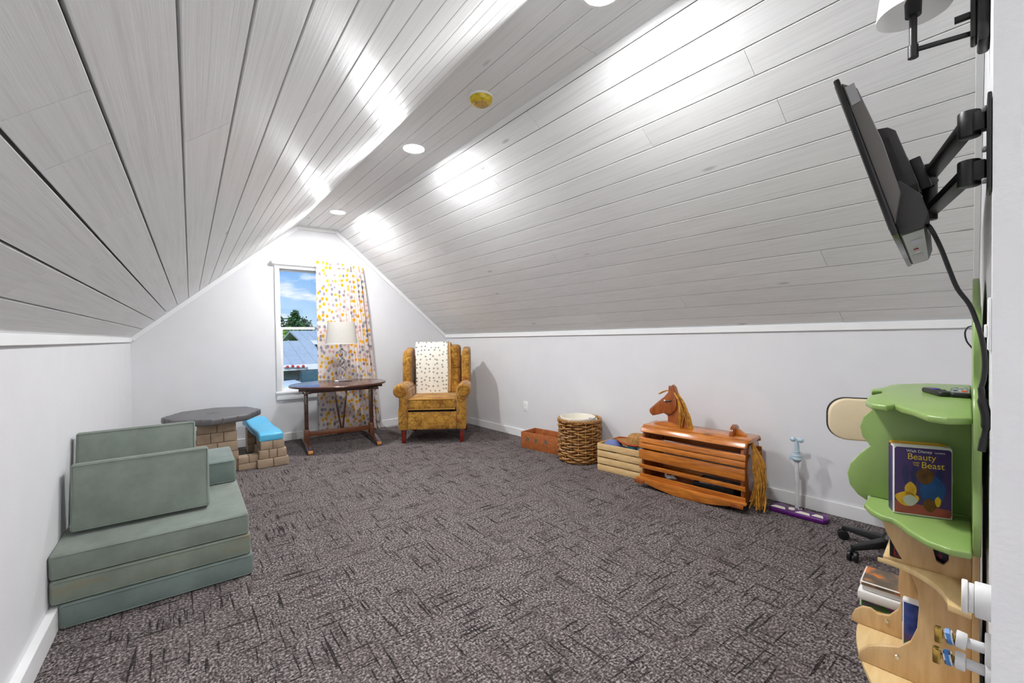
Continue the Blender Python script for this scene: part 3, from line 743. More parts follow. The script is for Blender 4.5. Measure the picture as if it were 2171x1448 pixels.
# slatted crate
M['pine'] = wood('pale_pine', (232, 200, 148), (206, 166, 108), (3, 22, 22), 3, .5, 0, 4)
M['pineend'] = wood('pine_end_board', (206, 160, 96), (172, 124, 68), (22, 3, 22), 3, .5)
cr_ = thing('slatted_crate', 'pale pine slatted crate full of toys', 'crate', (2.917, 2.362, 0), radians(-81.3))
cw = .228; cd = .30; chh = .236
for z0, z1 in ((.0, .051), (.061, .113), (.123, .174), (.184, .236)):
    make('slat', g_box((-cw, 0, z0), (cw, .010, z1)), 'pine', cr_, bevel=.0015)
    make('slat', g_box((-cw, cd-.010, z0), (cw, cd, z1)), 'pine', cr_, bevel=.0015)
for s in (-1, 1): make('end_board', g_box((s*(cw-.009)-.009, .010, 0), (s*(cw-.009)+.009, cd-.010, chh)), 'pineend', cr_, bevel=.0015)
for y in (.06, .15, .24): make('bottom_slat', g_box((-cw+.018, y-.035, .004), (cw-.018, y+.035, .014)), 'pine', cr_)
CRM = Matrix.Translation((2.917, 2.362, 0)) @ Matrix.Rotation(radians(-81.3), 4, 'Z')
inc = lambda x, y, z: tuple(CRM @ Vector((x, y, z)))
M['straw'] = plain('woven_straw', (182, 132, 70), .8, var=.2, nscale=60, bscale=160, bstr=.6)
M['redtrim'] = plain('red_braid', (196, 76, 34), .7, var=.1)
M['periw'] = plain('denim_blue_cloth', (112, 126, 178), .8, var=.08, bscale=60, bstr=.3)
M['cyan'] = plain('cyan_plastic', (64, 172, 220), .3, var=.06)
M['purple'] = plain('purple_plastic', (92, 22, 112), .3, var=.08)
M['limeg'] = plain('lime_plastic', (70, 190, 130), .35)
hat = thing('straw_hat', 'straw sun hat with red edging lying in the crate', 'hat', inc(.075, .165, .238), radians(-81))
def brim(u, v):
    a = 2*pi*u; r = .078+.075*v; return (r*cos(a)*1.18, r*sin(a), .018*v*sin(a*2+.9)+.030*v*v*(1+.6*cos(a))+.01)
make('brim', g_sheet(brim, 48, 6, .004), 'straw', hat, smooth=60)
make('crown', g_lathe([(.080, .01), (.082, .035), (.074, .072), (.052, .090), (.02, .086)], 28, sx=1.1), 'straw', hat)
make('brim_edging', g_tube([Vector(brim(i/56, 1))+Vector((0, 0, .002)) for i in range(56)], .006, 6, True), 'redtrim', hat)
cap = thing('blue_cap', 'faded denim blue cloth cap in the crate beside the straw hat', 'cap', inc(-.12, .085, .188), radians(-60))
make('cap_dome', g_ell((0, 0, .02), (.085, .065, .060), 18, 10), 'periw', cap); make('cap_brim', g_lathe([(.070, .0), (.072, .006), (.03, .012)], 24, (.05, -.02, .018), sy=.75), 'periw', cap)
sun_g = thing('swim_goggles', "child's cyan swim goggles with purple strap lying in the crate", 'goggles', inc(.125, .065, .205), radians(-81))
for s in (-1, 1):
    gg = make('lens_cup', g_ell((s*.048, 0, .022), (.042, .032, .030), 16, 10), 'cyan', sun_g)
make('nose_bridge', g_tube(smoothpts([(-.02, -.01, .045), (0, -.015, .055), (.02, -.01, .045)], 5), .007, 8), 'limeg', sun_g)
make('strap', g_tube(smoothpts([(-.09, 0, .02), (-.075, .05, .05), (0, .07, .06), (.075, .05, .055), (.09, 0, .025)], 6), .008, 8), 'purple', sun_g)

# ------------------------------------------------------------------ rocking horse toy box
M['horse'] = wood('varnished_oak', (212, 128, 42), (156, 84, 22), (3, 24, 24), 3, .22, .6, 2.2)
M['horse_d'] = wood('varnished_walnut', (172, 92, 36), (122, 58, 20), (14, 14, 3), 3, .25, .5)
M['yarn'] = plain('golden_yarn', (206, 144, 50), .8, var=.25, nscale=40)
M['white_toy'] = plain('white_plastic', (232, 232, 232), .4)
HR = radians(-83.525); HL = Vector((3.034, 1.738, 0))
hs = thing('rocking_horse', 'varnished wooden rocking horse with slatted toy-box body and yarn mane', 'rocking horse', HL, HR)
HU = Vector((cos(HR), sin(HR), 0)); HV = Vector((-sin(HR), cos(HR), 0))
def hpx(q, off=0):
    p = on_plane(q, HL+HV*off, HV)-HL; return p.dot(HU), p.z
prof = [(.120, .470), (.152, .405), (.163, .32), (.160, .18), (.148, .06), (.12, .035)]
out = [(y, z) for y, z in prof]+[(-y, z) for y, z in reversed(prof)]
for x in (-.365, .355): make('end_panel', g_ext([(x, y, z) for y, z in out], (.02, 0, 0)), 'horse_d', hs, bevel=.004)
make('top_board', g_box((-.385, -.105, .452), (.395, .105, .478)), 'horse', hs, bevel=.006)
SL = [(.428, .470, .134, .126, .030), (.350, .388, .162, .152, .016), (.308, .346, .166, .162, .016), (.220, .296, .168, .168, .016), (.150, .182, .162, .166, .016), (.070, .106, .152, .158, .016)]
for s in (-1, 1):
    for i, (z0, z1, y0, y1, th) in enumerate(SL):
        v = [(-.38, s*(y0), z0), (.39, s*(y0), z0), (.39, s*(y0+th), z0), (-.38, s*(y0+th), z0), (-.38, s*(y1-.012*(i == 0)), z1), (.39, s*(y1-.012*(i == 0)), z1), (.39, s*(y1+th-.02*(i == 0)), z1), (-.38, s*(y1+th-.02*(i == 0)), z1)]
        make('slat' if i else 'top_rail', g_hex(v), 'horse', hs, bevel=.012 if i == 0 else .005, bseg=3 if i == 0 else 2)
    up = [(-.40+.80*k/24, .078-.004*sin(pi*k/24)) for k in range(25)]
    lowr = [(-.40+.80*k/24, .062*(abs(-1+2*k/24))**2.0) for k in reversed(range(25))]
    make('rocker', g_ext([(x, s*.165, z) for x, z in up+lowr], (0, s*.028, 0)), 'horse', hs, bevel=.005)
    for x in (-.385, .33): make('rocker_plug', g_box((x-.025, s*.195-.004, .030 if x < 0 else .036), (x+.055, s*.195+.004, .062)), 'horse_d', hs, bevel=.003)
make('box_floor', g_box((-.35, -.145, .050), (.35, .145, .062)), 'horse_d', hs)
hp = [(1379.7, 866), (1379.7, 872.5), (1383, 877), (1386, 880), (1393, 879), (1409.7, 875), (1415, 878), (1418, 881), (1418.4, 891), (1417, 906), (1414, 918), (1466, 926), (1462.5, 905), (1456, 882), (1449, 861), (1443, 847.6), (1436, 832), (1432.5, 821), (1427, 815), (1424.5, 821), (1422, 820), (1420, 817), (1419, 831), (1410.8, 840.4), (1400, 848.7), (1385, 861.5)]
hh = [hpx(q) for q in hp]
make('neck_and_head', g_ext([(x, -.022, z) for x, z in hh], (0, .044, 0)), 'horse_d', hs, bevel=.006)
ck = [(1380.5, 866), (1380.5, 872), (1386, 879.5), (1393, 878.5), (1409.7, 874.5), (1416, 877), (1424, 877), (1432, 870), (1435.5, 858), (1434, 845), (1430, 832), (1426, 820), (1422, 820), (1420, 832), (1411, 841), (1400, 849.5), (1386, 862)]
hd = make('head_side', g_ext([(x, -.040, z) for x, z in [hpx(q, -.03) for q in ck]], (0, .018, 0)), 'horse_d', hs, bevel=.004)
ex, ez = hpx((1409, 849), -.04)
make('eye', g_ell((ex, -.041, ez), (.007, .005, .007), 10, 8), 'white_toy', hd)
make('bridle', g_tube([(ex+.004, -.043, ez-.008), (ex+.055, -.043, ez+.004)], .005, 6), 'black', hd)
def strands(name, a, b, n, spread, sag, r, parent, mt='yarn'):
    gs = []
    for i in range(n):
        j = [Vector((random.gauss(0, 1), random.gauss(0, 1), random.gauss(0, .4))) for _ in range(3)]
        a_, b_ = Vector(a)+j[0]*spread*.35, Vector(b)+j[2]*spread
        m1 = a_.lerp(b_, .35)+Vector(sag)+j[1]*spread*.6; m2 = a_.lerp(b_, .7)+Vector(sag)*.8+j[0]*spread*.7
        gs.append(g_tube(smoothpts([a_, m1, m2, b_], 5), r, 5))
    return make(name, gs, mt, parent)
ma = [hpx(q) for q in ((1433, 829), (1446, 853), (1458, 882), (1464, 912), (1444, 912))]
strands('mane', (ma[0][0], 0, ma[0][1]), (ma[3][0]+.004, -.01, ma[3][1]), 22, .010, (.012, 0, .01), .0036, hs)
strands('mane_lock', (ma[0][0], -.03, ma[0][1]-.01), (ma[4][0], -.05, ma[4][1]+.002), 12, .007, (.035, -.015, .03), .0036, hs)
fl0 = hpx((1420, 828)); fl1 = hpx((1402, 833)); strands('forelock', (fl0[0], -.01, fl0[1]), (fl1[0], -.03, fl1[1]), 10, .006, (0, 0, .008), .003, hs)
strands('tail', (.385, -.03, .445), (.425, -.06, .055), 42, .017, (.035, -.01, .0), .0042, hs)
strands('tail_hang', (.395, -.03, .36), (.435, -.08, .030), 30, .020, (.03, -.012, .0), .0042, hs)
make('tail_collar', g_tube([(.415, -.05, .275), (.418, -.052, .255)], .022, 12), 'yarn', hs)
sb = [(.075*cos(a), .478+.0+.085*max(0, sin(a))**.8) for a in [pi*k/16 for k in range(17)]]
make('saddle_back', g_ext([(.252, y, z-.012) for y, z in sb], (.024, 0, 0)), 'horse_d', hs, bevel=.005)
make('saddle_brace', g_ext([(.276, -.012, .476), (.350, -.012, .476), (.340, -.012, .492), (.300, -.012, .520), (.276, -.012, .526)], (0, .024, 0)), 'horse', hs, bevel=.004)
make('neck_block', g_ext([(-.225+.11*cos(a), -.034, .474+.032*sin(a)) for a in [pi*k/10 for k in range(11)]], (0, .068, 0)), 'horse', hs, bevel=.004)
HM = Matrix.Translation(HL) @ Matrix.Rotation(HR, 4, 'Z')
inh = lambda x, y, z: tuple(HM @ Vector((x, y, z)))
tc1 = thing('toy_plane', 'small white toy plane inside the rocking horse body', 'toy', inh(-.17, -.085, .062), HR)
make('fuselage', g_tube([(-.04, 0, .035), (-.02, 0, .037), (.03, 0, .036), (.05, 0, .033)], [.006, .012, .011, .003], 10), 'white_toy', tc1)
make('wing', g_cbox((0, 0, .036), (.022, .10, .005)), 'white_toy', tc1, bevel=.001); make('tail_fin', g_cbox((-.036, 0, .052), (.016, .004, .028)), 'white_toy', tc1)
make('stand', g_tube([(0, 0, 0), (0, 0, .03)], .008, 8), 'white_toy', tc1)
M['mag'] = plain('glossy_grey_print', (120, 120, 128), .25, var=.35, nscale=30)
tag(make('picture_book', g_box((-.10, -.06, 0), (.10, .06, .012)), 'mag', bevel=.002), 'grey glossy picture book lying inside the rocking horse body', 'book')
bo = bpy.data.objects['picture_book']; bo.location = inh(.16, -.06, .125); bo.rotation_euler = (0, 0, HR+.1)
M['blk2'] = plain('black_fabric', (26, 25, 27), .8)
tag(make('storage_bin', [g_box((-.14, -.10, 0), (.14, .10, .006)), g_box((-.14, -.10, .006), (-.134, .10, .063)), g_box((.134, -.10, .006), (.14, .10, .063)), g_box((-.134, -.10, .006), (.134, -.094, .063)), g_box((-.134, .094, .006), (.134, .10, .063))], 'blk2', bevel=.002), 'black open bin under the picture book inside the rocking horse body', 'bin')
bo = bpy.data.objects['storage_bin']; bo.location = inh(.16, -.03, .062); bo.rotation_euler = (0, 0, HR)

# ------------------------------------------------------------------ toy microphone stand
M['ltblue'] = plain('pale_blue_plastic', (186, 206, 218), .35)
M['sticker'] = curtain_mat('printed_sticker', 40, (236, 232, 214), [(120, 170, 110), (90, 120, 170), (60, 60, 70), (200, 170, 90)], .30, 'Object')
ts = thing('toy_microphone_stand', 'toy microphone stand with purple foot plate and white pole', 'toy', (3.172, 1.118, 0), radians(-85))
bp = [(-.150, -.065), (.150, -.065), (.172, -.03), (.150, .070), (.10, .035), (-.05, .035), (-.11, .072), (-.160, .03)]
pbse = make('foot_plate', g_ext([(x, y, 0) for x, y in bp], (0, 0, .030)), 'purple', ts, bevel=.009, bseg=3)
for x, w, yy in ((-.105, .045, -.028), (.035, .042, -.034), (.112, .032, -.020)):
    pad = [(x-w, yy-.020), (x+w, yy-.024), (x+w*.7, yy+.016), (x-w*.5, yy+.022)]
    make('pad_sticker', g_ext([(a, b, .0295) for a, b in pad], (0, 0, .003)), 'sticker', pbse, bevel=.002)
make('button', g_lathe([(.020, .030), (.018, .037), (.006, .038)], 16, (-.035, -.012, 0)), 'sticker', pbse)
for x in (.0, .01): make('screw_cap', g_lathe([(.005, .030), (.004, .035)], 10, (x, .012+x*1.5, 0)), 'white_toy', pbse)
make('pole', g_tube([(-.02, .048, .0), (-.02, .048, .35)], .0125, 16), 'white_toy', ts)
hdp = make('clip_head', [g_lathe([(.019, .335), (.030, .352), (.024, .375), (.016, .40), (.013, .455)], 14, (-.02, .048, 0))], 'ltblue', ts)
make('clip_ring', [g_lathe([(.027, .372), (.028, .376), (.025, .380)], 14, (-.02, .048, 0)), g_lathe([(.018, .398), (.019, .402), (.017, .406)], 14, (-.02, .048, 0))], 'ltblue', hdp)
make('side_clip', g_box((-.06, .030, .342), (-.036, .062, .372)), 'ltblue', hdp, bevel=.004)
for s in (-1, 1): make('clip_jaw', g_ell((-.02+s*.021, .048, .480), (.020, .014, .017), 12, 8), 'ltblue', hdp)
make('clip_neck', g_tube([(-.02, .048, .45), (-.02, .048, .475)], .010, 10), 'ltblue', hdp)

# ------------------------------------------------------------------ office chair behind the tree shelf
M['cream'] = plain('cream_vinyl', (232, 214, 178), .45, var=.03, bscale=50, bstr=.05)
oc = thing('office_chair', 'cream and black swivel chair behind the tree shelf', 'office chair', (2.95, .60, 0), 0)
make('gas_column', g_tube([(0, 0, .06), (0, 0, .40)], .025, 14), 'black', oc)
make('hub', g_lathe([(.045, .06), (.05, .10), (.032, .13)], 18), 'black', oc)
a0 = atan2(.824-.60, 2.999-2.95)
for i in range(5):
    a = a0+2*pi*i/5; R_ = .235
    e = Vector((cos(a), sin(a), 0))
    lg = make('star_leg', g_hex([tuple(p) for p in (lambda n: [e*.03-n*.026+Vector((0, 0, .062)), e*.03+n*.026+Vector((0, 0, .062)), e*R_+n*.016+Vector((0, 0, .058)), e*R_-n*.016+Vector((0, 0, .058)), e*.03-n*.022+Vector((0, 0, .105)), e*.03+n*.022+Vector((0, 0, .105)), e*R_+n*.013+Vector((0, 0, .080)), e*R_-n*.013+Vector((0, 0, .080))])(Vector((-sin(a), cos(a), 0)))]), 'black', oc, bevel=.005)
    n = Vector((-sin(a+.6), cos(a+.6), 0)); c = e*R_+Vector((0, 0, .027))
    for s in (-1, 1): make('caster_wheel', g_tube([c+n*s*.006, c+n*s*.022], .027, 18), 'black', lg, bevel=.003)
    make('caster_stem', g_tube([e*R_+Vector((0, 0, .03)), e*R_+Vector((0, 0, .07))], .009, 8), 'black', lg)
def rrect(w, h, r, n=6):
    o_ = []
    for cx_, cy_, a in ((w-r, h-r, 0), (-w+r, h-r, pi/2), (-w+r, -h+r, pi), (w-r, -h+r, 3*pi/2)):
        for k in range(n+1): o_.append((cx_+r*cos(a+pi/2*k/n), cy_+r*sin(a+pi/2*k/n)))
    return o_
make('seat', g_ext([(x+.0, y-.12, .40) for x, y in rrect(.15, .15, .07)], (0, 0, .06)), 'cream', oc, bevel=.02, bseg=3)
make('seat_pan', g_ext([(x+.0, y-.12, .385) for x, y in rrect(.145, .145, .07)], (0, 0, .02)), 'black', oc, bevel=.005)
A = radians(24); ex_ = Vector((-sin(A), cos(A), 0)); nz_ = Vector((-cos(A), -sin(A), 0)); bc = Vector((-.06, .10, .722))
rr = rrect(.165, .112, .085, 8)
bkr = make('backrest', g_ext([bc+ex_*x+Vector((0, 0, y)) for x, y in rr], nz_*.035), 'cream', oc, bevel=.012, bseg=3)
make('back_shell', g_ext([bc+ex_*x*1.03+Vector((0, 0, y*1.03))-nz_*.018 for x, y in rr], nz_*.020), 'black', bkr, bevel=.006)
make('back_bar', g_tube(smoothpts([(.03, -.0, .392), (.10, .04, .40), (.10, .09, .50), bc-nz_*.02], 5), .014, 10), 'black', oc)

# ------------------------------------------------------------------ tree-shaped shelf on the near wall
M['green'] = plain('apple_green_paint', (138, 166, 94), .32, var=.03, bscale=60, bstr=.04)
M['maple'] = wood('maple_ply', (222, 188, 138), (196, 156, 104), (22, 22, 3), 2.2, .35, .1)
M['maple_h'] = wood('maple_ply_flat', (232, 204, 150), (214, 178, 122), (3, 20, 3), 2.2, .35, .1)
BL = Vector((1.99, nwy(1.99), 0)); BX = Vector((cos(NWR), sin(NWR), 0)); BY = Vector((-sin(NWR), cos(NWR), 0))
ts_ = thing('tree_shelf', 'tree-shaped bookcase with green leafy shelves and maple trunk', 'bookcase', BL, NWR)
def bz(q, z): p = onz(q[0], q[1], z)-BL; return (p.dot(BX), max(.03, p.dot(BY)))
def bx_(q, x): p = on_plane(q, BL+BX*x, BX)-BL; return (p.dot(BY), p.z)
crown = smoothpts([(-.40, .62), (-.455, .70), (-.44, .80), (-.47, .90), (-.455, 1.00), (-.40, 1.06), (-.42, 1.16), (-.36, 1.25), (-.24, 1.27), (-.12, 1.33), (.02, 1.36), (.16, 1.33), (.28, 1.28), (.38, 1.25), (.43, 1.16), (.41, 1.06), (.46, 1.00), (.48, .90), (.44, .80), (.46, .70), (.40, .62)], 4)
make('crown_panel', g_ext([(p.x, .012, p.y) for p in crown], (0, .015, 0)), 'green', ts_, bevel=.003)
make('trunk_panel', g_ext([(x, .012, z) for x, z in ((-.30, 0), (.30, 0), (.26, .3), (.30, .618), (-.30, .618), (-.26, .3))], (0, .015, 0)), 'maple', ts_, bevel=.003)
ZT = .98; tp = [(2062, 886), (2010, 886), (1965, 880), (1935, 869), (1908, 862), (1897, 857), (1880, 860), (1848, 856), (1835, 849), (1842, 838), (1874, 832), (1870, 828), (1848, 829), (1846, 825), (1865, 822), (1882, 820), (1880, 817), (1905, 814), (1965, 812.5), (2040, 815)]
tpl = [bz(q, ZT) for q in tp]; tpl = [(tpl[0][0], .028)]+tpl[1:-1]+[(tpl[-1][0], .028)]
make('top_shelf', g_ext([(x, y, ZT-.018) for x, y in tpl], (0, 0, .018)), 'green', ts_, bevel=.005, bseg=3)
ZM = .645; XF = -.150
mpx = [(2058, 1172), (2015, 1164), (1965, 1146), (1925, 1122), (1903, 1105), (1894, 1099), (1870, 1093), (1845, 1080), (1832, 1067)]
mpl = [bz(q, ZM) for q in mpx]; mpl = [(mpl[0][0], .028)]+mpl[1:]+[(mpl[-1][0]+.06, mpl[-1][1]+.0), (.20, .24), (.36, .20), (.42, .028)]
make('leaf_shelf', g_ext([(x, y, ZM-.018) for x, y in mpl], (0, 0, .018)), 'green', ts_, bevel=.005, bseg=3)
fin = [(1900, 864), (1875, 861), (1850, 868), (1830, 884), (1823, 905), (1828, 925), (1845, 945), (1822, 962), (1802, 983), (1796, 1003), (1801, 1027), (1818, 1048), (1838, 1062)]
fl_ = [bx_(q, XF) for q in fin]
fl_ = [(.028, ZT-.019)]+[(y, min(z, ZT-.019)) for y, z in fl_]+[(fl_[-1][0], ZM+.001), (.028, ZM+.001)]
make('leaf_divider', g_ext([(XF, y, z) for y, z in fl_], (.016, 0, 0)), 'green', ts_, bevel=.004)
XN, XFAR, ZB = -.235, -.015, .13
nf = [(1862, 1098), (1880, 1130), (1905, 1175), (1930, 1215), (1945, 1250), (1948, 1290), (1944, 1335), (1930, 1362), (1905, 1373), (1870, 1370), (1840, 1370), (1822, 1382), (1818, 1396), (1828, 1401)]
nn_ = [bx_(q, XN) for q in nf]
notch = [bx_(q, XN) for q in ((2012, 1168), (2011, 1190), (2000, 1199), (1985, 1190), (1962, 1155))]
poly = [(.028, ZM-.019)]+[(y, min(z, ZM-.019)) for y, z in notch[:1]]+notch[1:4]+[(notch[4][0], ZM-.019)]+[(nn_[0][0], ZM-.019)]+nn_[1:-1]+[(nn_[-1][0], ZB), (.028, ZB)]
make('trunk_fin', g_ext([(XN, y, z) for y, z in poly], (.016, 0, 0)), 'maple', ts_, bevel=.002)
ff = [(1880, 1120), (1900, 1150), (1904, 1180), (1907, 1209), (1904, 1245), (1911, 1272), (1904, 1293), (1885, 1306), (1862, 1303), (1845, 1291), (1828, 1287), (1812, 1293), (1805, 1305)]
f2 = [bx_(q, XFAR) for q in ff]
make('trunk_fin', g_ext([(XFAR, y, z) for y, z in [(.028, ZM-.019), (f2[0][0], ZM-.019)]+f2+[(f2[-1][0]+.002, ZB), (.028, ZB)]], (.016, 0, 0)), 'maple', ts_, bevel=.002)
for (q, xx) in (((1880, 1317), XFAR), ((1902, 1393), XN)):
    y, z = bx_(q, xx); make('bolt_head', g_lathe([(.007, -.0025), (.006, -.004), (.003, -.004)], 12, (xx, y, z), 'x'), 'chrome', ts_)
base = smoothpts([(-.46, .028), (-.455, .12), (-.40, .19), (-.30, .245), (-.15, .295), (0, .312), (.15, .295), (.30, .245), (.42, .17), (.44, .028)], 4)
make('base_shelf', g_ext([(p.x, max(.028, p.y), ZB-.018) for p in base], (0, 0, .017)), 'maple_h', ts_, bevel=.003)
for x in (-.30, .0, .30): make('base_foot', g_box((x-.01, .03, 0), (x+.01, .20, ZB-.019)), 'maple', ts_)
zs = .485
qs = [(-.43, .028), (-.42, .07)]+[(-.42+.185*sin(pi/2*k/8), .07+.165*(1-cos(pi/2*k/8))) for k in range(1, 8)]+[(XN-.001, .232), (XN-.001, .028)]
make('side_shelf', g_ext([(x, y, zs-.016) for x, y in qs], (0, 0, .016)), 'maple_h', ts_, bevel=.002)
make('inner_shelf', g_box((XN+.017, .028, .470), (XFAR-.001, .22, .486)), 'maple_h', ts_, bevel=.002)

# ------------------------------------------------------------------ things on the shelf
M['vwhite'] = plain('white_clamshell', (236, 234, 230), .35, var=.02)
M['vyellow'] = plain('yellow_clamshell', (222, 168, 52), .4)
M['vblack'] = plain('black_sleeve', (14, 14, 16), .35, var=.2, nscale=20)
def cover(name, stops, scale=18):
    m, t, b = newmat(name); n_ = noise(t, scale, 3, None, .5)
    r = N('ShaderNodeValToRGB', t); e = r.color_ramp.elements
    while len(e) < len(stops): e.new(.5)
    for i, (p, c) in enumerate(stops): e[i].position = p; e[i].color = rgb(*c)
    t.links.new(n_, r.inputs[0]); t.links.new(r.outputs[0], b.inputs['Base Color']); b.inputs['Roughness'].default_value = .3; return m
M['purp_cover'] = plain('purple_cover', (66, 36, 110), .28, var=.12, nscale=12)
M['c_blue'] = plain('royal_blue_ink', (22, 66, 140), .3, var=.2, nscale=30)
M['c_brown'] = plain('brown_ink', (104, 56, 30), .3, var=.3, nscale=50)
M['c_yellow'] = plain('yellow_ink', (222, 168, 36), .3, var=.15, nscale=40)
M['c_rose'] = plain('rose_ink', (160, 70, 70), .3, var=.1, nscale=30)
M['c_grey'] = plain('pale_grey_ink', (190, 190, 186), .3)
M['c_navy'] = plain('navy_ink', (34, 26, 96), .3)
M['goldtxt'] = plain('gold_lettering', (236, 196, 70), .3)
M['whitetxt'] = plain('white_lettering', (235, 232, 236), .3)
A1 = onz(1893, 1088, ZM); B1 = onz(2021, 1105, ZM)
dv = (B1-A1); VW = dv.length; va = atan2(dv.y, dv.x); 
VH = VW*1.55
def vhs(label, loc, rot, w, h, th, cov, shell='vwhite', group='video cases on the tree shelf', tilt=0):
    v = thing('video_case', label, 'video case', loc, 0, group); v.rotation_euler = (0, tilt, rot)
    b_ = make('case', g_box((0, 0, 0), (w, th, h)), shell, v, bevel=.006, bseg=3)
    s = make('cover_sheet', [g_ext([(x+w/2, -.0006, z+h/2) for x, z in rrect(w/2-.004, h/2-.006, .008)], (0, .0012, 0)), g_box((-.0006, .004, .006), (.0006, th-.004, h-.006))], cov, v, smooth=0)
    return v, s
vb, vs = vhs('white-edged purple video case with gold title lettering on leaf shelf', A1, va, VW, VH, VW*.18, 'purp_cover')
def blob(name, cx_, cz_, rx_, rz_, mt, lay):
    pts = [(VW*(cx_+rx_*cos(a)*(1+.08*sin(3*a))), -.0008-lay*.0002, VH*(cz_+rz_*sin(a)*(1+.06*cos(4*a)))) for a in [2*pi*k/22 for k in range(22)]]
    make(name, g_ext(pts, (0, .0002, 0)), mt, vs, smooth=0)
make('cover_band', g_ext([(VW*.03, -.0009, VH*.03), (VW*.96, -.0009, VH*.03), (VW*.96, -.0009, VH*.14), (VW*.03, -.0009, VH*.20)], (0, .0002, 0)), 'c_rose', vs, smooth=0)
for cx_ in (.22, .36, .78): blob('cover_arch', cx_, .58, .055, .14, 'c_navy', 1)
blob('cover_shape', .66, .38, .21, .22, 'c_blue', 2); blob('cover_shape', .54, .58, .15, .11, 'c_brown', 3)
blob('cover_shape', .24, .24, .20, .10, 'c_yellow', 4); blob('cover_shape', .30, .36, .10, .12, 'c_yellow', 4)
blob('cover_shape', .29, .22, .12, .075, 'c_grey', 5); blob('cover_shape', .62, .18, .11, .09, 'c_brown', 5); blob('cover_shape', .75, .24, .05, .07, 'c_yellow', 6)
def tm(x, z, s=1, sz=1.): return Matrix.Translation((VW*x, -.0022, VH*z)) @ Matrix.Rotation(pi/2, 4, 'X') @ Matrix.Diagonal((s, sz, 1, 1))
txt('title_lettering', 'Beauty', VW*.175, 'goldtxt', vs, tm(.48, .845, 1, 1.1)); txt('title_lettering', 'Beast', VW*.175, 'goldtxt', vs, tm(.665, .735, 1, 1.1))
txt('title_lettering', 'AND\nTHE', VW*.052, 'goldtxt', vs, tm(.39, .745)); txt('header_lettering', 'Walt Disney', VW*.085, 'whitetxt', vs, tm(.44, .925)); txt('header_lettering', 'CLASSICS', VW*.04, 'whitetxt', vs, tm(.78, .92, 1.0))
e1 = dv.normalized(); e2 = Vector((-e1.y, e1.x, 0))
v2, s2 = vhs('yellow-edged video case just behind the purple case', A1+e2*(VW*.185)+e1*(VW*.01), va, VW*.97, VH*1.02, VW*.15, 'c_navy', 'vyellow')
v3, s3 = vhs('black video case with white crescent, leaning furthest back on leaf shelf', A1+e2*(VW*.345)+e1*(VW*.13), va+.02, VW*.98, VH*.985, VW*.14, 'vblack')
pts = [(VW*(.80+.20*cos(a)), -.001, VH*(.50+.20*sin(a))) for a in [2*pi*k/24 for k in range(24)]]
make('crescent_print', g_ext(pts, (0, .0003, 0)), 'c_grey', s3, smooth=0)
M['c_mix1'] = cover('orange_green_print', [(.36, (60, 90, 30)), (.44, (40, 30, 60)), (.52, (224, 130, 40)), (.6, (236, 190, 70))], 30)
M['c_mix2'] = cover('green_purple_print', [(.40, (110, 50, 130)), (.47, (40, 90, 40)), (.55, (50, 110, 50)), (.65, (220, 220, 200))], 22)
M['c_mix3'] = cover('brown_orange_print', [(.44, (92, 78, 64)), (.54, (120, 100, 80)), (.62, (216, 120, 50))], 14)
M['c_mix4'] = cover('blue_landscape_print', [(.38, (30, 40, 110)), (.5, (70, 96, 170)), (.58, (120, 80, 110)), (.66, (70, 110, 60))], 12)
sx, sy = .045, .300
labs = [('orange and green printed video case at the bottom of the lying stack', 'c_mix1', .030), ('green and purple spined video case, second up in the lying stack', 'c_mix2', .028), ('plain cream video case in the lying stack', 'vwhite', .030), ('thin white video case under the brown one in the lying stack', 'vwhite', .018), ('brown and orange covered video case on top of the lying stack', 'c_mix3', .016)]
z = ZB-.0005
for i, (lab, mt, th) in enumerate(labs):
    t = thing('video_case', lab, 'video case', BL+BX*(sx+.010*(i % 2)+.004*i)+BY*(.095+.006*(i % 3))+Vector((0, 0, z)), NWR, 'video cases stacked on the base shelf')
    make('case', g_box((0, 0, 0), (.150, .215, th)), 'vwhite', t, bevel=.004)
    if mt != 'vwhite': make('cover_sheet', [g_ext([(x+.075, y+.108, th) for x, y in rrect(.070, .102, .006)], (0, 0, .0006)), g_box((.004, .2145, .003), (.146, .2158, th-.003)), g_box((-.0006, .004, .003), (.0006, .21, th-.003))], mt, t, smooth=0)
    z += th+.0008
q1 = bx_((1914, 1362), -.13)
t = thing('video_case', 'upright white-spined video case with blue landscape between the trunk fins', 'video case', BL+BX*(-.15)+BY*(q1[0]-.125)+Vector((0, 0, ZB)), NWR, 'video cases on the tree shelf')
make('case', g_box((0, 0, 0), (.03, .125, .205)), 'vwhite', t, bevel=.004); make('cover_sheet', g_box((-.0006, .004, .006), (.0006, .121, .198)), 'c_mix4', t, smooth=0)
make('spine_print', [g_box((.003, .1245, .13), (.027, .1258, .195))], 'c_navy', t, smooth=0)
t = thing('video_case', 'dark video case with red dots behind the trunk notch', 'video case', BL+BX*(XN+.025)+BY*.035+Vector((0, 0, .4865)), NWR, 'video cases on the tree shelf')
make('case', g_box((0, 0, 0), (.03, .17, .125)), 'vblack', t, bevel=.003); make('cover_sheet', g_box((-.0006, .004, .004), (.0006, .16, .121)), cover('navy_red_print', [(.45, (14, 14, 40)), (.58, (20, 20, 60)), (.66, (170, 40, 40))], 40), t, smooth=0)
M['rubber'] = plain('grey_rubber', (132, 140, 142), .6, var=.1, nscale=80)
M['redb'] = plain('orange_button', (224, 84, 40), .5); M['purb'] = plain('violet_button', (60, 50, 150), .4)
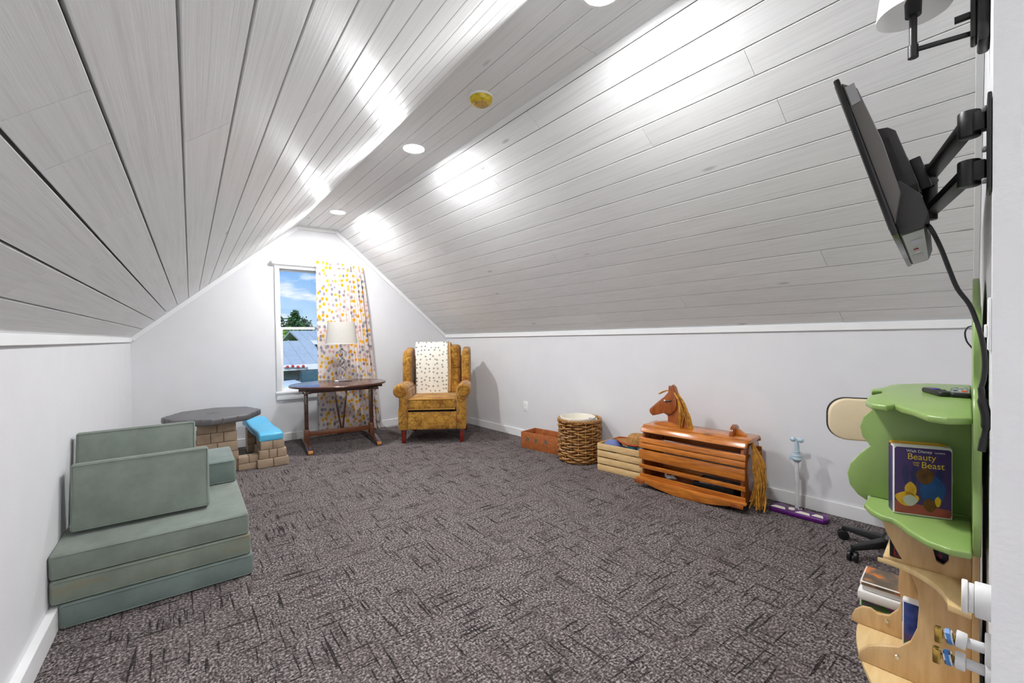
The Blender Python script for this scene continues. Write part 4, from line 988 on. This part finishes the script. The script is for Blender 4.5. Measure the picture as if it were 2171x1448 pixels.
def remote(q, rot, L, w, lab, face, kind):
    p = onz(q[0], q[1], ZT); t = thing('remote_control', lab, 'remote control', p, rot)
    make('body', g_ext([(x, y, 0) for x, y in rrect(w/2, L/2, .012)], (0, 0, .016)), 'black', t, bevel=.005, bseg=3)
    if face: make('face_plate', g_ext([(x, y, .0155) for x, y in rrect(w/2-.003, L/2-.006, .008)], (0, 0, .0012)), face, t, smooth=0)
    if kind:
        for i in range(5):
            for j in (-1, 0, 1): make('button', g_box((j*.011-.004, L*.35-i*.022-.005, .0165), (j*.011+.004, L*.35-i*.022+.005, .0195)), 'black' if (i+j) % 2 else 'cordw', t, bevel=.001)
        make('button', g_box((.004, -L*.36, .0165), (.016, -L*.22, .0195)), 'redb', t, bevel=.001)
    else:
        make('button', g_lathe([(.012, .0155), (.011, .0185), (.004, .0175)], 18, (0, L*.12, 0)), 'purb', t)
        for i in range(3): make('button', g_lathe([(.004, .0155), (.003, .018)], 10, ((i-1)*.011, -L*.12, 0)), 'black', t)
remote((1988, 836), radians(-62), .14, .042, 'black streaming remote with violet button on green shelf', None, 0)
remote((2036, 838), radians(-84), .17, .048, 'black remote with grey key pad on green shelf', 'rubber', 1)

# ------------------------------------------------------------------ wall-mounted television
M['tvback'] = plain('tv_back_grey', (92, 88, 84), .4, var=.05, bscale=0)
M['tvgloss'] = plain('tv_bezel_black', (10, 10, 11), .15)
M['tvdark'] = plain('tv_dark_panel', (40, 38, 37), .5, bscale=200, bstr=.2)
M['silver'] = plain('silver_label', (160, 160, 160), .35, .4)
h_ = Vector((sin(radians(81.8)), cos(radians(81.8)), 0))
PB = on_plane((1890, 500), (1.42, 0, 0), (1, 0, 0)); PT = on_plane((1765, 172), PB, h_)
t_ = (PT-PB); TVH = t_.length; t_.normalize(); b_ = h_.cross(t_)
if b_.y > 0: b_ = -b_
TVW = TVH*1.70
tv = thing('television', 'flat black television tilted down on a wall arm', 'television', PB)
def tvp(p): return h_*p[0]+b_*p[1]+t_*p[2]
def tvbox(n, lo, hi, mt, par=tv, bv=.004):
    v, f = g_box(lo, hi); return make(n, ([tvp(p) for p in v], f), mt, par, bevel=bv)
tvbox('bezel', (0, 0, 0), (TVW, .014, TVH), 'tvgloss')
scr = tvbox('screen', (.012, -.001, .018), (TVW-.012, .001, TVH-.012), 'tvgloss', bv=0)
def tvext(n, yz, x0, x1, mt, par=tv, bv=.004): return make(n, g_ext([tvp((x0, y, z)) for y, z in yz], h_*(x1-x0)), mt, par, bevel=bv)
chs = tvext('back_shell', [(.014, .03), (.045, .10), (.048, TVH*.55), (.040, TVH-.045), (.014, TVH-.012)], .010, TVW-.010, 'tvback')
tvbox('rating_label', (.0085, .018, TVH-.085), (.0105, .038, TVH-.03), 'silver', chs, 0)
hmp = tvext('electronics_hump', [(.046, TVH*.30), (.085, TVH*.30), (.082, TVH*.66), (.070, TVH*.70), (.046, TVH*.72)], TVW*.18, TVW*.82, 'tvdark')
tvbox('vent_slot', (TVW*.18-.001, .058, TVH*.38), (TVW*.18+.001, .064, TVH*.64), 'tvgloss', hmp, 0)
lw = tvext('lower_housing', [(.014, .0), (.060, .0), (.078, .03), (.078, TVH*.18), (.050, TVH*.30), (.014, TVH*.27)], .03, TVW-.03, 'tvdark')
tvbox('port_recess', (TVW*.22, .030, -.0015), (TVW*.34, .055, .002), 'tvgloss', lw, 0); tvbox('port_recess', (TVW*.62, .022, -.0015), (TVW*.78, .05, .002), 'tvgloss', lw, 0)
tvbox('silver_underside', (.05, .018, -.001), (TVW-.05, .060, .001), 'silver', lw, 0); tvbox('red_jack', (TVW*.45, .03, -.004), (TVW*.50, .042, .001), 'c_rose', lw, 0); tvbox('white_jack', (TVW*.51, .03, -.004), (TVW*.56, .042, .001), 'white_toy', lw, 0)
mt_ = thing('tv_mount', 'black articulated steel wall bracket behind the television', 'wall bracket', (1.44, nwy(1.44), 1.60))
def mk(n, g, mt='black', bv=.003, par=mt_): return make(n, g, mt, par, bevel=bv, world=True)
def mk2(n, g, par, bv=.003):
    o = make(n, g, 'black', par, bevel=bv, origin=None); o.location = -Vector(mt_.location); return o
wpN = lambda X, off, z: Vector((X, nwy(X), 0))+BY*off+Vector((0, 0, z))
pw = [wpN(1.40, .001, 1.505), wpN(1.48, .001, 1.505), wpN(1.48, .001, 1.715), wpN(1.40, .001, 1.715)]
wpl = mk('wall_plate', g_ext(pw, BY*.007))
elb = Vector((1.83, .285, 0)); kn = wpN(1.47, .035, 0)
for z in (1.675, 1.562):
    mk('wall_knuckle', g_tube([kn+Vector((0, 0, z-.030)), kn+Vector((0, 0, z+.030))], .020, 14)); mk('knuckle_link', g_bar(wpN(1.46, .006, z), kn+Vector((0, 0, z)), .03, .045))
    mk('arm', g_bar(kn+Vector((0, 0, z)), elb+Vector((0, 0, z)), .036, .022, (0, 0, 1)))
for z in (1.53, 1.60, 1.69): mk('lag_bolt', g_tube([wpN(1.43, .007, z), wpN(1.43, .016, z)], .007, 8), 'silver')
mk('elbow_post', g_tube([elb+Vector((0, 0, 1.535)), elb+Vector((0, 0, 1.705))], .017, 14))
tc_ = PB+tvp((TVW*.5, .086, TVH*.47))
mk('head_arm', g_bar(elb+Vector((0, 0, 1.64)), tc_+Vector((0, -.012, .0)), .05, .024))
v, f = g_box((TVW*.5-.055, .085, TVH*.47-.06), (TVW*.5+.055, .092, TVH*.47+.06)); mk('vesa_plate', ([PB+tvp(p) for p in v], f))
for s in (-1, 1):
    v, f = g_box((TVW*.5+s*.04-.006, .092, TVH*.47-.05), (TVW*.5+s*.04+.006, .118, TVH*.47+.05)); mk('tilt_ear', ([PB+tvp(p) for p in v], f))
cpx = [(1968, 478), (1992, 520), (2012, 570), (2030, 612), (2055, 645), (2070, 680), (2082, 720), (2088, 765), (2086, 800), (2080, 822)]
cp = [PB+tvp((TVW*.6, .07, .03))]+[on_plane(q, (1.50+.0*i, 0, 0), (1, 0, 0)) for i, q in enumerate(cpx)]
tag(make('tv_cable', g_tube(smoothpts(cp, 4), .0048, 8), 'black'), 'black power cable hanging from the television down the wall', 'cable')
ad = thing('power_adapter', 'black power adapter and bundled cord hanging behind the tree shelf', 'adapter', wpN(1.46, .020, .93))
pa = [on_plane(q, (1.47, 0, 0), (1, 0, 0))-Vector(ad.location) for q in ((2080, 822), (2083, 850), (2090, 880), (2091, 905), (2086, 930))]
make('bundle', g_tube(smoothpts(pa, 4), [.006]*4+[.009]*9+[.006]*4, 8), 'black', ad)
make('plug', g_tube([pa[-1], pa[-1]+Vector((0, .004, -.03))], .007, 8), 'black', ad)
lpx = [(2064, 690), (2052, 694), (2046, 706), (2050, 724), (2063, 741)]
tag(make('looped_cable', g_tube(smoothpts([wpN(2.60, .004, 1.235)]+[on_plane(q, (2.60, 0, 0), (1, 0, 0)) for q in lpx]+[wpN(2.62, .004, 1.06)], 5), .0032, 6), 'black'), 'thin black cable looping from the wall past the green tree crown', 'cable')
t = thing('wall_outlet', 'white outlet plate beside the tree crown under the television', 'outlet', wpN(1.44, 0, 1.21), NWR+pi)
make('plate', g_box((-.036, -.006, -.058), (.036, 0, .058)), 'vinyl', t, bevel=.002); make('plug_body', g_box((-.014, -.011, -.03), (.014, -.006, .0)), 'vinyl', t, bevel=.004)

# ------------------------------------------------------------------ swing-arm sconce
M['fabric_shade'] = plain('white_fabric_shade', (246, 245, 242), .85, var=.01, bscale=300, bstr=.05)
sc = thing('wall_sconce', 'black swing-arm wall sconce with white fabric shade', 'wall lamp', wpN(1.62, 0, 1.985), NWR)
make('back_box', g_box((-.045, 0, -.075), (.045, .022, .095)), 'black', sc, bevel=.008)
make('back_plate', g_lathe([(.055, -.022), (.056, -.030), (.040, -.036)], 24, (0, 0, 0), 'y', sy=1.2), 'black', sc) if False else make('back_plate', g_box((-.032, .022, -.055), (.032, .034, .07)), 'black', sc, bevel=.005)
make('knob', g_tube([(-.01, .034, .012), (-.01, .062, .012)], .009, 12), 'black', sc)
SP = on_plane((1936, 128), wpN(1.60, 0, 0), BX)-Vector(sc.location)
SPl = Vector((SP.dot(BX), SP.dot(BY), SP.z))
make('arm', g_tube([(0, .034, -.03), (SPl.x, SPl.y, -.03)], .0065, 12), 'black', sc)
make('stem', g_tube([(SPl.x, SPl.y, -.048), (SPl.x, SPl.y, .085)], .0085, 12), 'black', sc)
make('stem_cap', g_tube([(SPl.x, SPl.y, -.05), (SPl.x, SPl.y, -.018)], .0115, 12), 'black', sc)
make('socket', g_lathe([(.017, .062), (.018, .10), (.014, .11)], 16, (SPl.x, SPl.y, 0)), 'black', sc)
make('switch_key', g_tube([(SPl.x+.02, SPl.y, .09), (SPl.x+.026, SPl.y, .055)], .0022, 6), 'black', sc)
make('bulb', g_ell((SPl.x, SPl.y, .135), (.024, .024, .032), 14, 10), 'vwhite', sc)
sh = make('lamp_shade', g_lathe([(.078, .070), (.060, .20), (.0585, .20), (.0765, .071)], 40, (SPl.x, SPl.y, 0), loop=True), 'fabric_shade', sc)
make('shade_spider', [g_bar((SPl.x-.0595, SPl.y, .196), (SPl.x+.0595, SPl.y, .196), .004, .003), g_bar((SPl.x, SPl.y-.0595, .196), (SPl.x, SPl.y+.0595, .196), .004, .003)], 'black', sh)
make('shade_stem', g_tube([(SPl.x, SPl.y, .16), (SPl.x, SPl.y, .2)], .003, 6), 'black', sh)

# unseen fill lamp in sconce form, added to brighten the jamb and room
M['fill_glow'] = emis('added_fill_shade', (1, 1, 1, 1), 95.0)
t = thing('wall_sconce', 'added fill lamp in sconce form, unseen on the back wall of the hall', 'wall lamp', (.22, YB, 1.62))
make('back_plate', g_box((-.045, 0, -.08), (.045, .025, .08)), 'black', t, bevel=.006)
make('arm', g_tube([(0, .025, -.04), (0, .13, -.04)], .0065, 12), 'black', t); make('stem', g_tube([(0, .13, -.06), (0, .13, .05)], .0085, 12), 'black', t)
make('lamp_shade', g_lathe([(.085, .01), (.070, .16), (.068, .16), (.083, .011)], 40, (0, .13, 0), loop=True), 'fill_glow', t)

# ------------------------------------------------------------------ plumbing stubs beside the doorway
M['pvc'] = plain('white_pvc', (232, 232, 230), .4, var=.04); M['brass'] = plain('brass', (196, 160, 84), .25, 1., var=.1); M['bluep'] = plain('blue_valve_band', (70, 130, 200), .4)
M['amber'] = plain('amber_sealant', (196, 140, 40), .3)
PX = 1.0
pxp = lambda q: on_plane(q, (PX, nwy(PX), 0), BX)
def stub(label, q0, q1, q2, q3, zdir):
    a, b, c, d = [pxp(q) for q in (q0, q1, q2, q3)]
    t = thing('supply_valve', label, 'water valve', a)
    L_ = Vector(a); w0 = a+(a-b).normalized()*.0
    g = lambda n, p, q, r, mt, s=14: make(n, g_tube([p-L_, q-L_], r, s), mt, t, bevel=.0015)
    wallp = a-BY*((a-Vector((PX, nwy(PX), 0))).dot(BY)-.002)
    g('escutcheon', wallp, wallp+BY*.014, .024, 'pvc', 24)
    g('pipe', wallp, b, .0082, 'cordw'); g('collar', b, c, .0135, 'pvc')
    m1 = c.lerp(d, .12); m2 = c.lerp(d, .62)
    g('neck', c, m1, .007, 'brass'); g('valve_body', m1, m2, .0115, 'chrome', 8); g('stem', m2, d, .005, 'brass')
    make('blue_band', g_tube([m1.lerp(m2, .25)-L_, m1.lerp(m2, .75)-L_], .0122, 8), 'bluep', t)
    e = (d-c).normalized()
    make('handle', g_bar(d-L_-Vector((0, 0, .012)), d-L_+Vector((0, 0, .012)), .014, .010, e), 'brass', t, bevel=.002)
    return t
stub('upper white water stub with brass valve beside the tree shelf', (2090, 1376), (2049, 1362), (2026, 1352), (1990, 1345), 1)
stub('lower white water stub with brass valve beside the tree shelf', (2090, 1424), (2047, 1406), (2024, 1397), (1986, 1388), 1)
t = thing('drain_stub', 'white plastic drain pipe stub with cap above the valves', 'drain pipe', pxp((2085, 1275)))
dl_ = Vector(t.location); cc = dl_-BY*((dl_-Vector((PX, nwy(PX), 0))).dot(BY)-.001)
yo = lambda q: (pxp(q)-Vector((PX, nwy(PX), 0))).dot(BY)
g = lambda n, y0, y1, r, mt: make(n, g_tube([cc+BY*y0-dl_, cc+BY*y1-dl_], r, 28), mt, t, bevel=.002)
g('wall_box', 0, yo((2068, 1275)), .027, 'pvc'); g('pipe', yo((2068, 1275)), yo((2054, 1275)), .0225, 'pvc'); g('cap', yo((2054, 1275)), yo((2040, 1275)), .0255, 'vwhite')

# ------------------------------------------------------------------ outside the window
GZ = -2.6
M['grass'] = plain('lawn', (96, 120, 60), .9, var=.25, nscale=1.5); M['gravel'] = plain('gravel', (150, 142, 130), .95, var=.15, nscale=20)
M['metal_roof'] = plain('galvanised_roof', (184, 192, 200), .4, .15, var=.06); M['siding'] = plain('grey_siding', (124, 130, 128), .7, var=.1); M['teal'] = plain('teal_grey_post', (60, 96, 112), .6)
M['leaf'] = plain('leaf_green', (66, 104, 46), .7, var=.45, nscale=3); M['leaf2'] = plain('bright_leaf', (110, 150, 50), .7, var=.35, nscale=3); M['bark'] = plain('bark', (74, 58, 44), .9, var=.2)
M['carw'] = plain('white_car_paint', (232, 236, 240), .15, var=.02); M['cargl'] = plain('car_window', (30, 44, 54), .08); M['bulbr'] = plain('red_bulb', (200, 60, 70), .3); M['bulbw'] = plain('white_bulb', (240, 240, 240), .3)
struct(make('ground', g_box((-60, D+1.0, GZ-.3), (90, 120, GZ)), 'grass'))
def outp(q, Y): return ony(q[0], q[1], Y)
def house(name, label, Y, x0, x1, yz, depth, roofmat, sid):
    # front wall at Y; ridge parallel to X
    ze, zrid = yz; t = thing(name, label, 'building', ((x0+x1)/2, Y+depth/2, GZ)); ox = Vector(t.location)
    lo = lambda *p: Vector(p)-ox
    make('wall', g_box(lo(x0, Y, GZ), lo(x1, Y+depth, ze)), sid, t, smooth=0)
    n = int((x1-x0)/.35)
    for i in range(n+1):
        x = x0+(x1-x0)*i/n; make('batten', g_box(lo(x-.03, Y-.03, GZ), lo(x+.03, Y, ze)), sid, t, smooth=0)
    a, b, c, d = lo(x0-.3, Y-.35, ze-.02), lo(x1+.3, Y-.35, ze-.02), lo(x1+.3, Y+depth/2, zrid), lo(x0-.3, Y+depth/2, zrid)
    rf = make('roof', [g_ext([a, b, c, d], (0, 0, .08)), g_ext([c, d, lo(x0-.3, Y+depth+.35, ze-.02), lo(x1+.3, Y+depth+.35, ze-.02)], (0, 0, .08))], roofmat, t, smooth=0)
    m = int((x1-x0+.6)/.42)
    for i in range(m+1):
        p = a.lerp(b, i/m); q = d.lerp(c, i/m); make('roof_seam', g_bar(p+Vector((0, 0, .10)), q+Vector((0, 0, .10)), .03, .05), roofmat, rf, smooth=0)
    make('fascia', g_box(lo(x0-.3, Y-.39, ze-.16), lo(x1+.3, Y-.34, ze+.06)), 'vinyl', t, smooth=0)
    return t, lo
YH = 19.0
ze = outp((630, 775), YH)[2]; zrd = outp((630, 726), YH+3)[2]
xa = outp((560, 780), YH)[0]; xb = outp((676, 780), YH)[0]
ht, lo = house('shed', 'grey outbuilding with standing-seam metal roof and string lights outside the window', YH, xa-2, xb, (ze, zrd), 6, 'metal_roof', 'siding')
vp = outp((620, 757), YH+1.6)
vt = thing('roof_vent', 'dark flue pipe with cap on the metal shed roof', 'vent pipe', vp-Vector((0, 0, .28)))
make('pipe', g_tube([(0, 0, -.1), (0, 0, .45)], .09, 12), 'cargl', vt); make('vent_cap', g_lathe([(.16, .45), (.12, .52), (.02, .56)], 14), 'metal_roof', vt)
for i in range(9):
    p = outp((604+i*5.6, 777+.8*sin(i*1.6)), YH-.44)
    o = tag(make('string_light', g_lathe([(.02, .05), (.05, .02), (.05, -.03), (.01, -.06)], 10), 'bulbr' if i % 2 else 'bulbw', None), ('red' if i % 2 else 'white')+' bulb of the string lights along the shed eave', 'string light', 'string lights on the shed eave'); o.location = p
xg = outp((646, 740), YH+7)[0]
h2, lo2 = house('barn', 'grey barn with pale metal roof behind the shed outside', YH+7, xg, xg+8, (outp((660, 724), YH+7)[2], outp((660, 704), YH+9.5)[2]), 5, 'metal_roof', 'siding')
pc = outp((657, 800), YH-1.0); tag(make('corner_post', g_box((-.30, -.15, GZ), (.30, .15, ze-.16)), 'teal', None), 'teal grey post block at the shed corner outside', 'post').location = (pc.x, pc.y, 0)
# parked car
cpos = outp((612, 812), 11.5)
ca = thing('parked_car', 'white car roof parked below the window', 'car', (cpos.x-.3, 11.5, GZ), 0)
bodyp = [(-2.2, .3), (-2.25, .75), (-1.9, .95), (-1.2, 1.02), (-.75, 1.42), (.6, 1.45), (1.35, 1.02), (2.1, .92), (2.2, .6), (2.15, .3)]
zt = cpos.z-GZ; ks = zt/1.45
make('body', g_ext([(x, -.85, z*ks) for x, z in bodyp], (0, 1.7, 0)), 'carw', ca, bevel=.06, bseg=3)
make('side_window', g_ext([(x, -.862, z*ks) for x, z in ((-1.05, 1.04), (-.66, 1.36), (.55, 1.38), (1.1, 1.04))], (0, .02, 0)), 'cargl', ca, bevel=.004)
for x in (-1.35, 1.35):
    for y in (-.78, .78): make('wheel', g_tube([(x, y-.1, .32), (x, y+.1, .32)], .32, 20), 'black', ca)
# trees
def tree(label, base, h, w, mt, kind, n=1700):
    t = thing('tree', label, 'tree', base, 0, 'trees beyond the shed'); rnd = random.Random(int(base[0]*100))
    make('trunk', g_tube([(0, 0, 0), (.1, 0, h*.4), (0, .1, h*.85)], [.22, .16, .04], 8), 'bark', t)
    vs = []; fs = []; cl = []
    for i in range(26):
        z = rnd.uniform(.15, 1.0)
        rmax = (1-z)*1.05+.06 if kind == 'spruce' else sqrt(max(.02, 1-((z-.55)/.48)**2))
        a = rnd.uniform(0, 2*pi); r = w*rmax*rnd.uniform(.25, .9); cl.append((r*cos(a), r*sin(a), z*h, w*(.20 if kind == 'spruce' else .34)*rnd.uniform(.7, 1.1)))
    for i in range(n):
        c = rnd.choice(cl); d = Vector((rnd.gauss(0, 1), rnd.gauss(0, 1), rnd.gauss(0, 1))).normalized()*c[3]*rnd.uniform(.5, 1)
        p = Vector(c[:3])+d; x = Vector((rnd.gauss(0, 1), rnd.gauss(0, 1), rnd.gauss(0, .6))).normalized()*.16; y = x.orthogonal().normalized()*.09
        k = len(vs); vs += [p-x, p-y, p+x, p+y]; fs.append((k, k+1, k+2, k+3))
    o = make('foliage', (vs, fs), mt, t, smooth=0); o['kind'] = 'stuff'
    return t
for topq, Y, w, mt, kind, lab in (((597, 672), 47.5, 1.9, 'leaf', 'round', 'dark green tree at the casing side beyond the shed'), ((625, 657), 52.5, 2.2, 'leaf', 'spruce', 'tall pointed evergreen tree beyond the shed'),
                            ((656, 677), 58, 2.6, 'leaf', 'round', 'broad dark tree beyond the barn'), ((616, 703), 34.5, 1.35, 'leaf2', 'round', 'bright green leafy tree right behind the shed'), ((638, 706), 38.5, 1.5, 'leaf2', 'round', 'smaller bright green tree between shed and barn'),
                            ((570, 676), 59, 2.4, 'leaf', 'round', 'dark tree far beyond the shed wall end'), ((640, 684), 43, 1.7, 'leaf', 'round', 'low dark tree between the evergreen and the barn')):
    p = outp(topq, Y); tree(lab, (p.x, Y, GZ), p.z-GZ, w, mt, kind)
